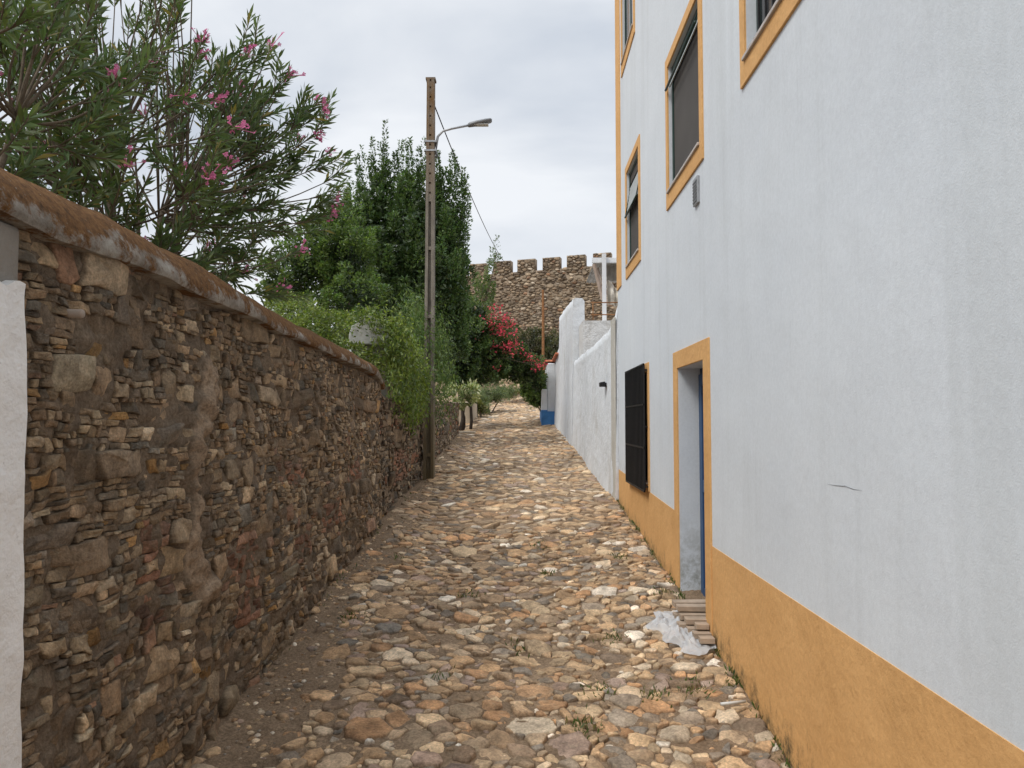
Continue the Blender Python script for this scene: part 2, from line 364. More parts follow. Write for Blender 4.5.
def slate(u0, u1, v0, v1, hscale, patches=()):
    "tightly packed broken courses: blocks split into slivers, everything bent by one smooth warp"
    def wp(u, v):
        a = mnoise.noise_vector(Vector((u*1.3, v*2.2, 5)))*.055+mnoise.noise_vector(Vector((u*5, v*9, 2)))*.018
        return np.array((u+a.x*.8, v+a.y))
    out = []
    def emit(x0, x1, y0, y1, tg=None):
        w, h = x1-x0, y1-y0
        if w < .012 or h < .010: return
        j = .10; q = lambda: random.uniform(-j, j)
        sl = random.uniform(-.18, .18)*h; sk_ = random.uniform(-.35, .35)*h*(w > .8*h)
        pts = [(x0+q()*w*.4, y0+q()*h)]
        n = 2 if w > 2*h else 1
        for k in range(1, n+1): pts.append((x0+w*k/(n+1)+q()*w*.4, y0+q()*h*1.1))
        pts.append((x1+q()*w*.4, y0+q()*h+sl)); pts.append((x1+sk_*.5+q()*w*.3, (y0+y1)/2+q()*h)); pts.append((x1+sk_+q()*w*.4, y1+q()*h+sl))
        for k in range(n, 0, -1): pts.append((x0+w*k/(n+1)+q()*w*.4, y1+q()*h*1.1))
        pts.append((x0+sk_+q()*w*.4, y1+q()*h)); pts.append((x0+sk_*.5+q()*w*.3, (y0+y1)/2+q()*h))
        P = np.array([wp(*p_) for p_ in pts]); out.append((P, min(w, h*2)/2, tg, tuple(P.mean(0))))
    def split(x0, x1, y0, y1, d=0):
        w, h = x1-x0, y1-y0; cx, cy_ = (x0+x1)/2, (y0+y1)/2
        red = any(abs(cx-p_[0]) < p_[2] and abs(cy_-p_[1]) < p_[3] for p_ in patches)
        if red and (h > .075 or w > .24):
            if h > .075: k = random.uniform(.4, .6); split(x0, x1, y0, y0+h*k, d+1); split(x0, x1, y0+h*k, y1, d+1)
            else: k = random.uniform(.4, .6); split(x0, x0+w*k, y0, y1, d+1); split(x0+w*k, x1, y0, y1, d+1)
            return
        if not red and d < 4:
            if w > 3.4*h and random.random() < .85: k = random.uniform(.3, .7); split(x0, x0+w*k, y0, y1, d+1); split(x0+w*k, x1, y0, y1, d+1); return
            if h > .045 and random.random() < (.85 if h > .15 else .6): k = random.uniform(.25, .75); split(x0, x1, y0, y0+h*k, d+1); split(x0, x1, y0+h*k, y1, d+1); return
            if w > 1.6*h and w > .09 and random.random() < .4: k = random.uniform(.3, .7); split(x0, x0+w*k, y0, y1, d+1); split(x0+w*k, x1, y0, y1, d+1); return
        t_ = 'red' if red and random.random() < .8 else (random.choices([None, 'dark', 'gold', 'cream'], [93, 4, 1.2, 1.8])[0])
        emit(x0, x1, y0, y1, t_)
    y = v0
    while y < v1:
        f = min(1, max(0, (y-v0)/(v1-v0))); H = hscale*random.uniform(.8, 1.3)*(.20-.09*f); x = u0+random.uniform(-.2, 0)
        while x < u1:
            w = H*random.uniform(1.0, 3.2); split(x, min(x+w, u1), y, y+H); x += w
        y += H
    return out
def stones(geo, cellset, mapf, colf, hf, gap=.006, chaikin=lambda c: 2, rings=((1., -.03, 0), (1., 0, .3), (.94, 0, .75), (.78, 0, .95), (.45, 0, 1.)), rough=.12, keep=None, jit=.05, dirt=None, mi=0, w=.2, chip=.16, ncp=(0, 1, 1, 2)):
    for P, r, tg, ctr in cellset:
        if keep is not None and not keep(ctr, r): continue
        c = P.mean(0)
        # drop tiny edges
        P = P[np.linalg.norm(P-np.roll(P, 1, 0), axis=1) > .004]
        if len(P) < 3: continue
        d = np.linalg.norm(P-c, axis=1); inr = d.min()
        if inr < gap*1.6: continue
        P = c+(P-c)*(1-gap/np.maximum(d, gap*2))[:, None]
        for _ in range(chaikin(ctr)):
            Q = np.roll(P, -1, 0); P = np.stack([P*(1-w)+Q*w, P*w+Q*(1-w)], 1).reshape(-1, 2)
        n = len(P); an = np.arctan2(P[:, 1]-c[1], P[:, 0]-c[0]); ph = random.random()*6.3
        P = c+(P-c)*(1+jit*(np.sin(3*an+ph)*.5+np.sin(5*an+2*ph)*.35+np.random.uniform(-.4, .4, n)))[:, None]
        H = hf(ctr, r, tg); tx, ty = random.gauss(0, rough), random.gauss(0, rough)
        f1, f2, p1, p2 = random.uniform(18, 40), random.uniform(18, 40), random.random()*6, random.random()*6
        UV = []; HH = []; cps = []
        for _ in range(random.choice(ncp)):
            a0 = random.random()*6.283; sl_ = random.uniform(.25, .8)*min(1, .05/max(inr, .02)); cps.append((math.cos(a0)*sl_, math.sin(a0)*sl_, random.uniform(.02, .35)))
        for sc, off, hh in rings:
            q = c+(P-c)*sc; UV.append(q); e = (q-c)
            rel = hh*H
            nz_ = np.sin(f1*q[:, 0]+p1)*np.cos(f2*q[:, 1]+p2)*.6+np.sin(2.3*f2*q[:, 0]-p2+1.7*f1*q[:, 1])*.3
            top = H*(1+chip*nz_)+tx*e[:, 0]+ty*e[:, 1]
            for ca_, cb_, cc_ in cps: top = np.minimum(top, H*(1+cc_)+(ca_*e[:, 0]+cb_*e[:, 1]))
            HH.append(off+hh*top)
        UV.append(c[None]); HH.append(np.array([min([H]+[H*(1+cc_) for _, _, cc_ in cps])]))
        k = len(rings); idx = np.arange(n); nx = (idx+1) % n
        q = np.concatenate([np.stack([i*n+idx, i*n+nx, (i+1)*n+nx, (i+1)*n+idx], 1) for i in range(k-1)])
        t = np.stack([(k-1)*n+idx, (k-1)*n+nx, np.full(n, k*n)], 1)
        UV = np.concatenate(UV); HH = np.concatenate(HH); col = np.tile(np.array(colf(ctr, r, tg), float), (len(UV), 1))
        if dirt is not None:
            lo = np.zeros(len(UV)); lo[:n] = 1; lo[n:2*n] = .8; lo[2*n:3*n] = .25
            col = col*(1-lo[:, None])+np.array(dirt)*lo[:, None]
        geo.add(mapf(UV[:, 0], UV[:, 1], HH), q, t, col, mi)
def pick(pal):
    c, = random.choices([p[1] for p in pal], [p[0] for p in pal]); f = random.uniform(.75, 1.3); g = random.uniform(-.02, .07)
    return (c[0]*f*(1+g), c[1]*f, c[2]*f*(1-g))

XR = 1.35
# ------------------------------------------------------------------ ground and street
def warp(y): return .02*np.sin(y*1.3)+.015*np.sin(y*2.9+1)
def street_z(x, y): return zg(y)+.025*np.sin(x*2.3+y*.7)+warp(y)*np.clip((40-y)/10, 0, 1)+.03*np.clip(np.abs(x+.1)-1.0, 0, 1)
xs = np.concatenate([-np.geomspace(2.4, 900, 26)[::-1], np.linspace(-2.2, 1.6, 150), np.geomspace(1.8, 900, 26)])
ys = np.concatenate([[-400, -100, -30, -10, -4], np.arange(-2, 2, .1), np.arange(2, 10, .03), np.arange(10, 20, .08), np.arange(20, 40, .2), np.arange(40.5, 60, 1), np.geomspace(62, 2500, 22)])
X, Y = np.meshgrid(xs, ys); Z = street_z(X, Y)
side = np.clip((np.abs(X)-12)/60, 0, 1); Z = Z*(1-side)+np.minimum(Z, -2.5)*side
Z = np.where((np.abs(X) < 3) & (Y < 40), Z+.006*np.sin(X*31+Y*17)*np.sin(Y*23-X*9)+np.where(X > -1.9, np.random.default_rng(2).normal(size=X.shape)*.0035, 0), Z)
# the building side and garden side behind the walls are plain earth
nx, ny = len(xs), len(ys); I = np.arange(nx*ny).reshape(ny, nx)
gq = np.stack([I[:-1, :-1], I[:-1, 1:], I[1:, 1:], I[1:, :-1]], -1).reshape(-1, 4)
g = G(); g.add(np.stack([X, Y, Z], -1).reshape(-1, 3), gq); tag(g.build('ground', M['dirt'], smooth=True), kind='structure')

PAL_C = [(3.3, (.47, .325, .195)), (2.6, (.40, .295, .195)), (2.2, (.54, .405, .26)), (1.6, (.29, .245, .195)), (.7, (.215, .19, .16)), (1.6, (.46, .285, .16)),
         (1.6, (.62, .505, .37)), (.9, (.35, .265, .215)), (.5, (.74, .67, .57)), (1., (.26, .195, .14))]
def cob_col(c, r, t): return pick(PAL_C)
def mapS(u, v, h): return np.stack([u, v, street_z(u, v)+h-.013], 1)
def keepS(c, r):
    x, y = c; edge = -1.42+.16*math.sin(y*1.7)+.1*math.sin(y*4.1+1)+ (.1 if y < 6.5 else 0)+random.uniform(-.16, .12)
    if y > 12: edge -= .15
    if y > 23: edge -= .5
    if x < edge and random.random() > .12: return False
    if y < 6 and x < .2 and r < .05 and random.random() < .2: return False
    return not (random.random() < .02)
g = G()
for (a, b, cl, ch) in ((1.2, 9.0, [(.125, .06), (.098, .2), (.072, .34), (.05, .45), (.034, .55), (.024, .5)], 2), (9.0, 20, [(.12, .1), (.092, .3), (.07, .4), (.05, .4)], 1), (20, 38, [(.15, .14), (.11, .35), (.08, .5)], 1)):
    x0 = -1.72 if a < 20 else -2.4
    se = pack(x0, XR-.015, a, b, cl, 1.18)
    stones(g, cells(se, x0, XR-.015, a, b, 1.18), mapS, cob_col, lambda c, r, t: random.uniform(.011, .036)+r*.09, gap=.0028, chaikin=lambda c, k=ch: k,
           rings=((1., -.03, 0), (1., 0, .42), (.975, 0, .78), (.9, 0, .95), (.6, 0, 1.)) if ch == 2 else ((1., -.02, 0), (.97, 0, .7), (.82, 0, .97)), keep=keepS, rough=.13, jit=.13, dirt=(.29, .21, .14), w=.12, ncp=(0, 1, 2, 2), chip=.25)
tag(g.build('street', M['cobble'], smooth=True), 'street paved with uneven ochre and grey cobbles climbing between walls', kind='structure')
# loose pebbles in the dirt strip
g = G()
def pebble(x, y, r):
    n = 7; P = []; H = r*random.uniform(.4, .8); ph = random.random()*6
    for k, (sc, hh) in enumerate(((1, -.3), (.95, .35), (.55, .9))):
        for i in range(n):
            a = 2*math.pi*i/n+ph; rr = r*sc*random.uniform(.82, 1.15); P.append((x+math.cos(a)*rr*1.25, y+math.sin(a)*rr, hh*H))
    P.append((x, y, H)); P = np.array(P); P[:, 2] += street_z(P[:, 0], P[:, 1])
    q = [(k*n+i, k*n+(i+1) % n, (k+1)*n+(i+1) % n, (k+1)*n+i) for k in range(2) for i in range(n)]; t = [(2*n+i, 2*n+(i+1) % n, 3*n) for i in range(n)]
    g.add(P, q, t, pick(PAL_C))
for _ in range(1500):
    y = 2.2+12*random.random()**1.5; x = -1.66+abs(random.gauss(0, .3)); r = random.choice([.006, .008, .011, .016]); pebble(x, y, r*random.uniform(.7, 1.3))
for _ in range(1300):
    y = 2.2+10*random.random()**1.3; x = random.uniform(-1.5, 1.32); pebble(x, y, random.uniform(.005, .014))
for _ in range(60):
    y = 2.4+10*random.random()**1.3; pebble(random.uniform(-1.55, -1.0), y, random.uniform(.02, .045))
tag(g.build('gravel', M['cobble'], smooth=True), 'loose pebbles and grit scattered over the packed dirt', kind='stuff')

# ------------------------------------------------------------------ left rubble wall
XL = -1.75
def coz(y): return np.interp(y, [-3, 2.5, 4.1, 6, 9.2], [.69, .67, .655, .60, .50])
PAL_W = [(3, (.29, .215, .145)), (2.5, (.34, .26, .175)), (2, (.225, .175, .125)), (.7, (.2, .178, .145)), (1.4, (.39, .305, .205)), (.18, (.3, .19, .13)), (.45, (.46, .38, .28)), (.25, (.42, .27, .13)), (.8, (.255, .21, .165))]
RED = [(2, (.28, .155, .105)), (1, (.32, .195, .135)), (1, (.235, .15, .11))]
def batter(y, z):
    t = (coz(y)-z)/2.3; return XL-.03+.06*t+.015*np.sin(y*2.1+z*3)+.012*np.sin(y*5.3-z*4)
def mapW(u, v, h): return np.stack([batter(u, v)+h, u, v], 1)
pre = []
def onwall(px, py):
    p = onx(px, py, XL); return p.y, p.z
for (px, py, w, n_) in ((150, 590, 1, 5), (146, 540, 1, 4), (232, 560, 2, 6), (236, 590, 2, 5), (285, 540, 2, 4), (330, 500, 2, 4), (318, 545, 2, 3), (120, 415, 1, 1), (300, 470, 2, 3)):
    y, z = onwall(px, py)
    for j in range(n_):
        for i in range(w): pre.append((y+i*.17+(j % 2)*.05+random.uniform(-.01, .01), z-j*.062, .062, 'red'))
for (px, py, r, tg) in ((95, 705, .21, 'big'), (140, 680, .15, 'big'), (62, 590, .13, 'dark'), (100, 548, .11, 'big'), (40, 650, .13, 'big'), (98, 375, .1, 'big'), (65, 455, .12, 'dark'), (122, 735, .085, 'gold'), (38, 505, .085, 'gold'),
                        (118, 480, .075, 'cream'), (160, 455, .05, 'gold'), (170, 640, .13, 'big'), (205, 470, .1, 'dark'), (60, 390, .1, 'dark'), (250, 425, .09, 'cream'), (225, 590, .09, 'big'), (205, 530, .11, 'big')):
    y, z = onwall(px, py); pre.append((y, z, r*(1.3 if r > .1 else 1.1), tg))
TC = {'big': [(1, (.22, .18, .12)), (1, (.26, .215, .15))], 'dark': [(1, (.185, .16, .13))], 'gold': [(1, (.34, .21, .09))], 'cream': [(1, (.42, .35, .25))], 'red': RED}
def wcol(c, r, t):
    k = random.uniform(.75, 1.3); q = pick(TC[t]) if t else pick(PAL_W); return tuple(x*k for x in q)
def streak(y, z):
    p = 4.02+.10*math.sin(z*4)+.04*math.sin(z*11); return abs(y-p) < .085+.05*math.sin(z*7+1) and -1.0 < z < .35
def rag(z): return 2.545-.03*z+.006*math.sin(z*9)+.005*math.sin(z*23+1)+.025*mnoise.noise(Vector((0, 3, z*5)))
def keepW(c, r):
    y, z = c
    if z < zg(y)-.12 or z > coz(y)-.005 or y-r < rag(z)-.02: return False
    return not (streak(y, z) and r < .1)
wall = empty('stone_wall', (XL-.2, 5.9, -1.45), 'tall near brown rubble stone wall with rounded rusty lichened coping, left of the street', 'wall')
g = G()
hW = lambda c, r, t: (random.uniform(.028, .052) if t != 'red' else random.uniform(.03, .042))+(.02 if r > .12 else 0)
RW = ((1.0, -.05, 0), (1.0, 0, .5), (.98, 0, .88), (.92, 0, .98), (.55, 0, 1.))
RP = []
for (px, py, a_, b_) in ((150, 590, .12, .2), (146, 545, .1, .13), (232, 560, .22, .16), (240, 600, .2, .16), (300, 545, .3, .12), (330, 515, .35, .12), (118, 420, .07, .05), (290, 470, .3, .1), (350, 470, .3, .12)):
    y, z = onwall(px, py); RP.append((y, z, a_, b_))
stones(g, slate(2.5, 9.2, -1.98, .72, .85, RP), mapW, wcol, hW, gap=.0022, chaikin=lambda c: 1 if c[0] > 6 else 2, rings=RW, rough=.14, keep=keepW, jit=.035, dirt=(.15, .115, .08), w=.1, ncp=(1, 2, 2, 3), chip=.3)
# mortar bed with the earth streak bulging out
uu = np.arange(2.5, 9.22, .022); vv = np.linspace(0, 1, 110); U, V = np.meshgrid(uu, vv)
Zm = (zg(U)-.2)*(1-V)+(coz(U)+.02)*V
d = np.array([[mnoise.fractal(Vector((u*9, z*14, 3)), 1, 2, 4) for u, z in zip(a, b)] for a, b in zip(U, Zm)])
sk = np.array([[1. if streak(u, z) else 0. for u, z in zip(a, b)] for a, b in zip(U, Zm)])
for _ in range(2): sk = (sk+np.roll(sk, 1, 0)+np.roll(sk, -1, 0)+np.roll(sk, 1, 1)+np.roll(sk, -1, 1))/5
Xm = batter(U, Zm)+.024+.026*d+sk*(.045+.02*d)
I = np.arange(U.size).reshape(U.shape); q = np.stack([I[:-1, :-1], I[:-1, 1:], I[1:, 1:], I[1:, :-1]], -1).reshape(-1, 4)
g.add(np.stack([Xm, U, Zm], -1).reshape(-1, 3), q, col=np.repeat(sk.reshape(-1, 1), 3, 1), mi=1)
g.box((XL-.5, 2.5, -2.3), (XL-.08, 9.18, .5), mi=1)
g.build('masonry', [M['rubble'], M['mortar']], wall, smooth=True)
# coping
def coping(y0, y1, base, parent, end_round=True):
    prof = [(.075, 0), (.087, .015), (.08, .05), (.058, .09), (.02, .13), (-.04, .165), (-.12, .19), (-.22, .2), (-.33, .175), (-.42, .11), (-.47, .03), (-.47, 0)]
    ysn = np.arange(y0, y1+.001, .06); v = []; col = []
    for y in ysn:
        for k, (a, b) in enumerate(prof):
            nn = mnoise.fractal(Vector((a*3, y*1.6, b*4)), 1, 2, 4)*.02
            z = base(y)+b*(1+.05*math.sin(y*2))*np.interp(y, [2.6, 5], [1.3, 1.0])
            if end_round and y > y1-.7: z -= .13*((y-(y1-.7))/.7)**2
            v.append((XL+a+nn*.6, y, z+nn)); h = b/.2; col.append((h,)*3)
    n = len(prof); m = len(ysn)
    q = [(i*n+k, (i+1)*n+k, (i+1)*n+k+1, i*n+k+1) for i in range(m-1) for k in range(n-1)]
    g = G(); g.add(v, q, col=col)
    g.add([v[k] for k in range(n)]+[v[(m-1)*n+k] for k in range(n)]+[(XL-.2, y0, base(y0)), (XL-.2, y1, base(y1)-.1)], None, [(k, k+1, 2*n) for k in range(n-1)]+[(n+k+1, n+k, 2*n+1) for k in range(n-1)], col=(.5,)*3)
    q2 = [(i*n, i*n+n-1, (i+1)*n+n-1, (i+1)*n) for i in range(m-1)]; g.add(v, q2, col=(.1,)*3)
    return g.build('coping', M['coping'], parent, smooth=True)
coping(-2.5, 9.25, coz, wall)
# whitewashed and grey rendered end, ragged edge
uu = np.arange(-2.5, 2.8, .02); g = G()
for nm, za, zb, mat in (('white_render', -2.3, .47, 'render_white'),):
    zs = np.arange(za, zb+.01, .02); us = np.concatenate([np.arange(-2.5, 2.3, .1), np.linspace(2.32, 2.7, 20)])
    V = []
    for z in zs:
        e_ = rag(z)
        for u in us:
            uu_ = u if u < 2 else 2+(u-2)*(e_-2)/.7; zz = z
            if z > zb-.03: zz = z+.01*math.sin(u*19)+.008*math.sin(u*41)
            V.append((XL+.07+.008*mnoise.fractal(Vector((0, uu_*3, z*3)), 1, 2, 4), uu_, zz))
    n = len(us); m = len(zs); q = [(i*n+k, i*n+k+1, (i+1)*n+k+1, (i+1)*n+k) for i in range(m-1) for k in range(n-1)]
    g.add(V, q)
    # returns of the plaster coat
    ed = [(i+1)*n-1 for i in range(m)]; R1 = [V[i] for i in ed]+[(V[i][0]-.09, V[i][1]+.006, V[i][2]) for i in ed]
    g.add(R1, [(i, m+i, m+i+1, i+1) for i in range(m-1)])
    tp = [(m-1)*n+k for k in range(n)]; R2 = [V[i] for i in tp]+[(V[i][0]-.09, V[i][1], V[i][2]+.005) for i in tp]; g.add(R2, [(i, i+1, n+i+1, n+i) for i in range(n-1)])
    g.build(nm, M[mat], wall, smooth=True)
g = G(); g.box((XL-.45, -2.5, -2.3), (XL+.028, 2.56, .665)); g.build('grey_render', M['grey_render'], wall, bevel=.02)
y_, z_ = onwall(62, 312); g = G(); g.tube([(XL-.1, y_, z_), (XL+.09, y_-.02, z_-.01)], [.017, .017], 12); 
o = g.build('drain_pipe', simple('clay_pipe', (.33, .27, .22), .8), wall, smooth=True); o['label'] = 'short clay drain pipe poking out of the stones'

# ------------------------------------------------------------------ second, lower wall beyond
wall2 = empty('garden_wall', (XL-.25, 14.5, -.9), 'lower rubble wall beyond the coping end, half hidden under creeper and running behind the pole', 'wall')
def top2(y): return np.interp(y, [9.2, 10, 16, 21], [.35, .3, .42, .5])
def mapW2(u, v, h): return np.stack([XL-.05+h+0*u, u, v], 1)
pre2 = []
for (px, py, n_) in ((395, 468, 5), (408, 462, 6), (402, 450, 3), (398, 478, 4)):
    p = onx(px, py, XL-.03)
    for j in range(n_): pre2.append((p.y, p.z-j*.062, .07, 'red'))
g = G(); RP2 = [(onx(401, 465, XL-.03).y, onx(401, 465, XL-.03).z, .7, .25)]
PAL_W2 = [(2, (.2, .155, .11)), (2, (.27, .21, .15)), (1, (.33, .27, .2)), (1, (.14, .12, .1)), (.5, (.27, .14, .09))]
stones(g, slate(9.2, 20.9, -1.5, .55, 1.1, RP2), mapW2, lambda c, r, t: pick(TC[t]) if t else pick(PAL_W2), hW, gap=.003, chaikin=lambda c: 1, rings=RW[1:], rough=.15, jit=.04, w=.1, ncp=(1, 2, 2), keep=lambda c, r: zg(c[0])-.1 < c[1] < top2(c[0]), dirt=(.12, .09, .065))
g.prism([(9.2, -1.8), (20.9, -.8), (20.9, .5), (16, .42), (10, .3), (9.2, .35)], XL-.45, XL-.045, 'x', mi=1)
g.build('masonry', [M['rubble'], M['mortar']], wall2, smooth=True)
# gateway: white jamb, doorstep, low tan wall
p = at(453, 432, 21.1)
gate = empty('gateway', (p.x, p.y, p.z), 'gateway with pale jamb and stone doorstep at the wall end beside the dark trunk', 'gateway')
g = G(); g.box((p.x-.45, 20.92, -.6), (p.x+.1, 21.1, .52)); g.build('jamb', M['tan_render'], gate, bevel=.01)
g = G(); g.box((p.x+.03, 21.11, -.5), (p.x+.12, 21.2, .45)); g.build('door_frame', M['whitepaint'], gate, bevel=.005)
g = G(); g.box((p.x, 21.0, -.6), (p.x+.62, 22.0, -.29)); g.build('doorstep', M['tan_render'], gate, bevel=.02)
g = G()
a, b = at(470, 428, 24), at(479, 405, 27.5)
g.prism([(24, -.5), (28, -.3), (28, .62), (24.4, .62), (24, .5)], a.x-.5, a.x+.02, 'x')
o = g.build('low_wall', M['tan_render'], bevel=.04); origin(o, (a.x-.25, 26, 0)); tag(o, 'low tan rendered wall beyond the dark trunk on the left', 'wall')
# pillar with rounded cap
px_ = at(370, 345, 10.3)
pil = empty('gate_pillar', (px_.x, 10.3, -1.15), 'stone pillar with rounded white cement cap poking through the creeper', 'pillar')
g = G(); g.box((px_.x-.2, 10.1, -1.3), (px_.x+.2, 10.5, px_.z-.02)); g.build('shaft', M['grey_render'], pil, bevel=.02)
g = G(); pr = [(px_.x-.24, px_.z-.02)]+[(px_.x-.24*math.cos(t), px_.z+.04+.33*math.sin(t)) for t in np.linspace(0, math.pi, 16)]+[(px_.x+.24, px_.z-.02)]
g.prism(pr[::-1], 10.04, 10.56, 'y'); g.build('cap', lime_mat('lichened_cap', .02, (.5, .5, .48), (.2, .19, .16), .9), pil, smooth=False, bevel=.02)

# ------------------------------------------------------------------ white house on the right
house = empty('white_house', (XR+2, 4, -1.9), 'tall white plastered house with ochre base band and ochre window surrounds, right of the street', 'house')
Y0, Y1, ZT = -3.5, 10.76, 7.6
wins = [(5.69, 6.92, 2.09, 3.27, 'mid'), (8.72, 9.74, 1.97, 3.2, 'slats'), (3.2+.1, 4.50, 2.17, 3.35, 'near'),
        (8.95+.08, 10.16-.1, 4.80, 6.0, 'blank'), (5.76, 6.97, 4.86, 6.05, 'mid'), (3.3, 4.55, 4.86, 6.05, 'near'), (-.4, .9, 2.12, 3.3, 'mid'), (-.4, .9, 4.86, 6.05, 'near'),
        (8.24, 9.56, -.68, .52, 'low')]
door = (5.67, 6.62, -1.75, .455)
cy = sorted({Y0, Y1}|{w[0] for w in wins}|{w[1] for w in wins}|{door[0], door[1]}); cz = sorted({-3., ZT}|{w[2] for w in wins}|{w[3] for w in wins}|{door[2], door[3]})
ops = [w[:4] for w in wins]+[door]
g = G()
for a, b in zip(cy, cy[1:]):
    for c, d in zip(cz, cz[1:]):
        m, n = (a+b)/2, (c+d)/2
        if any(o_[0] < m < o_[1] and o_[2] < n < o_[3] for o_ in ops): continue
        g.add([(XR, b, c), (XR, a, c), (XR, a, d), (XR, b, d)], [(0, 1, 2, 3)])
def reveal(o_, dep):
    a, b, c, d = o_; x0, x1 = XR, XR+dep
    g.add([(x0, a, c), (x0, b, c), (x0, b, d), (x0, a, d), (x1, a, c), (x1, b, c), (x1, b, d), (x1, a, d)], [(0, 4, 5, 1), (1, 5, 6, 2), (2, 6, 7, 3), (3, 7, 4, 0)])
for w in wins: reveal(w[:4], .16)
reveal(door, .24)
XB = 9.
g.add([(XR, Y1, -3), (XR, Y1, ZT), (XB, Y1, ZT), (XB, Y1, -3)], [(0, 1, 2, 3)]); g.add([(XR, Y0, -3), (XB, Y0, -3), (XB, Y0, ZT), (XR, Y0, ZT)], [(0, 1, 2, 3)])
g.add([(XB, Y0, -3), (XB, Y1, -3), (XB, Y1, ZT), (XB, Y0, ZT)], [(0, 1, 2, 3)])
g.build('wall', M['plaster'], house)
g = G(); g.prism([(XR-.25, ZT), (XR-.25, ZT+.1), (5.2, ZT+1.4), (XB+.25, ZT+.1), (XB+.25, ZT)], Y0-.2, Y1+.15, 'y'); g.build('roof', M['tile'], house)
g = G(); e_ = .004
def sheet(yz, x=XR-e_, th=.0):   # polygon in the wall plane, given as Y,Z corners
    n = len(yz); g.add([(x, a, b) for a, b in yz]+[(XR, a, b) for a, b in yz], [(i, (i+1) % n, n+(i+1) % n, n+i) for i in range(n)])
    g.add([(x, a, b) for a, b in yz], [tuple(range(4))] if n == 4 else None)
sheet([(Y0, -2.6), (5.50, -2.6), (5.50, -.89), (Y0, -.89)]); sheet([(6.78, -2.6), (Y1, -2.6), (Y1, -.68), (6.78, -.795)])
g.build('base_band', M['ochre'], house)
g = G(); g.box((XR-.014, Y1-.42, 1.85), (XR+.2, Y1+.014, ZT-.01)); g.build('corner_trim', M['trim'], house, bevel=.003)
# door
g = G()
g.box((XR+.19, 5.67, -1.75), (XR+.24, 6.62, .455)); 
do = g.build('door', M['blue'], house, bevel=.004)
g = G()
for (a, b, c, d) in ((5.70, 5.80, -1.54, .40), (6.49, 6.59, -1.54, .40), (5.81, 6.48, .3, .40), (5.81, 6.48, -.6, -.5), (5.81, 6.48, -1.54, -1.4)): g.box((XR+.168, a, c), (XR+.189, b, d))
g.build('panel_rails', M['blue'], do, bevel=.003)
g = G(); g.tube([(XR+.17, 5.76, -.48), (XR+.13, 5.76, -.48), (XR+.125, 5.87, -.48)], .01, 8); g.build('handle', M['galv'], do, smooth=True)
g = G(); T = .013
g.box((XR-T, 6.625, -1.9), (XR+.003, 6.79, .605)); g.box((XR-T, 5.49, -1.9), (XR+.003, 5.665, .605)); g.box((XR-T, 5.668, .457), (XR+.003, 6.622, .605))
g.build('surround', M['trim'], do, bevel=.003)
g = G(); g.box((XR-.05, 5.66, -1.9), (XR+.19, 6.63, -1.57)); g.build('threshold', M['grey_render'], do, bevel=.01)
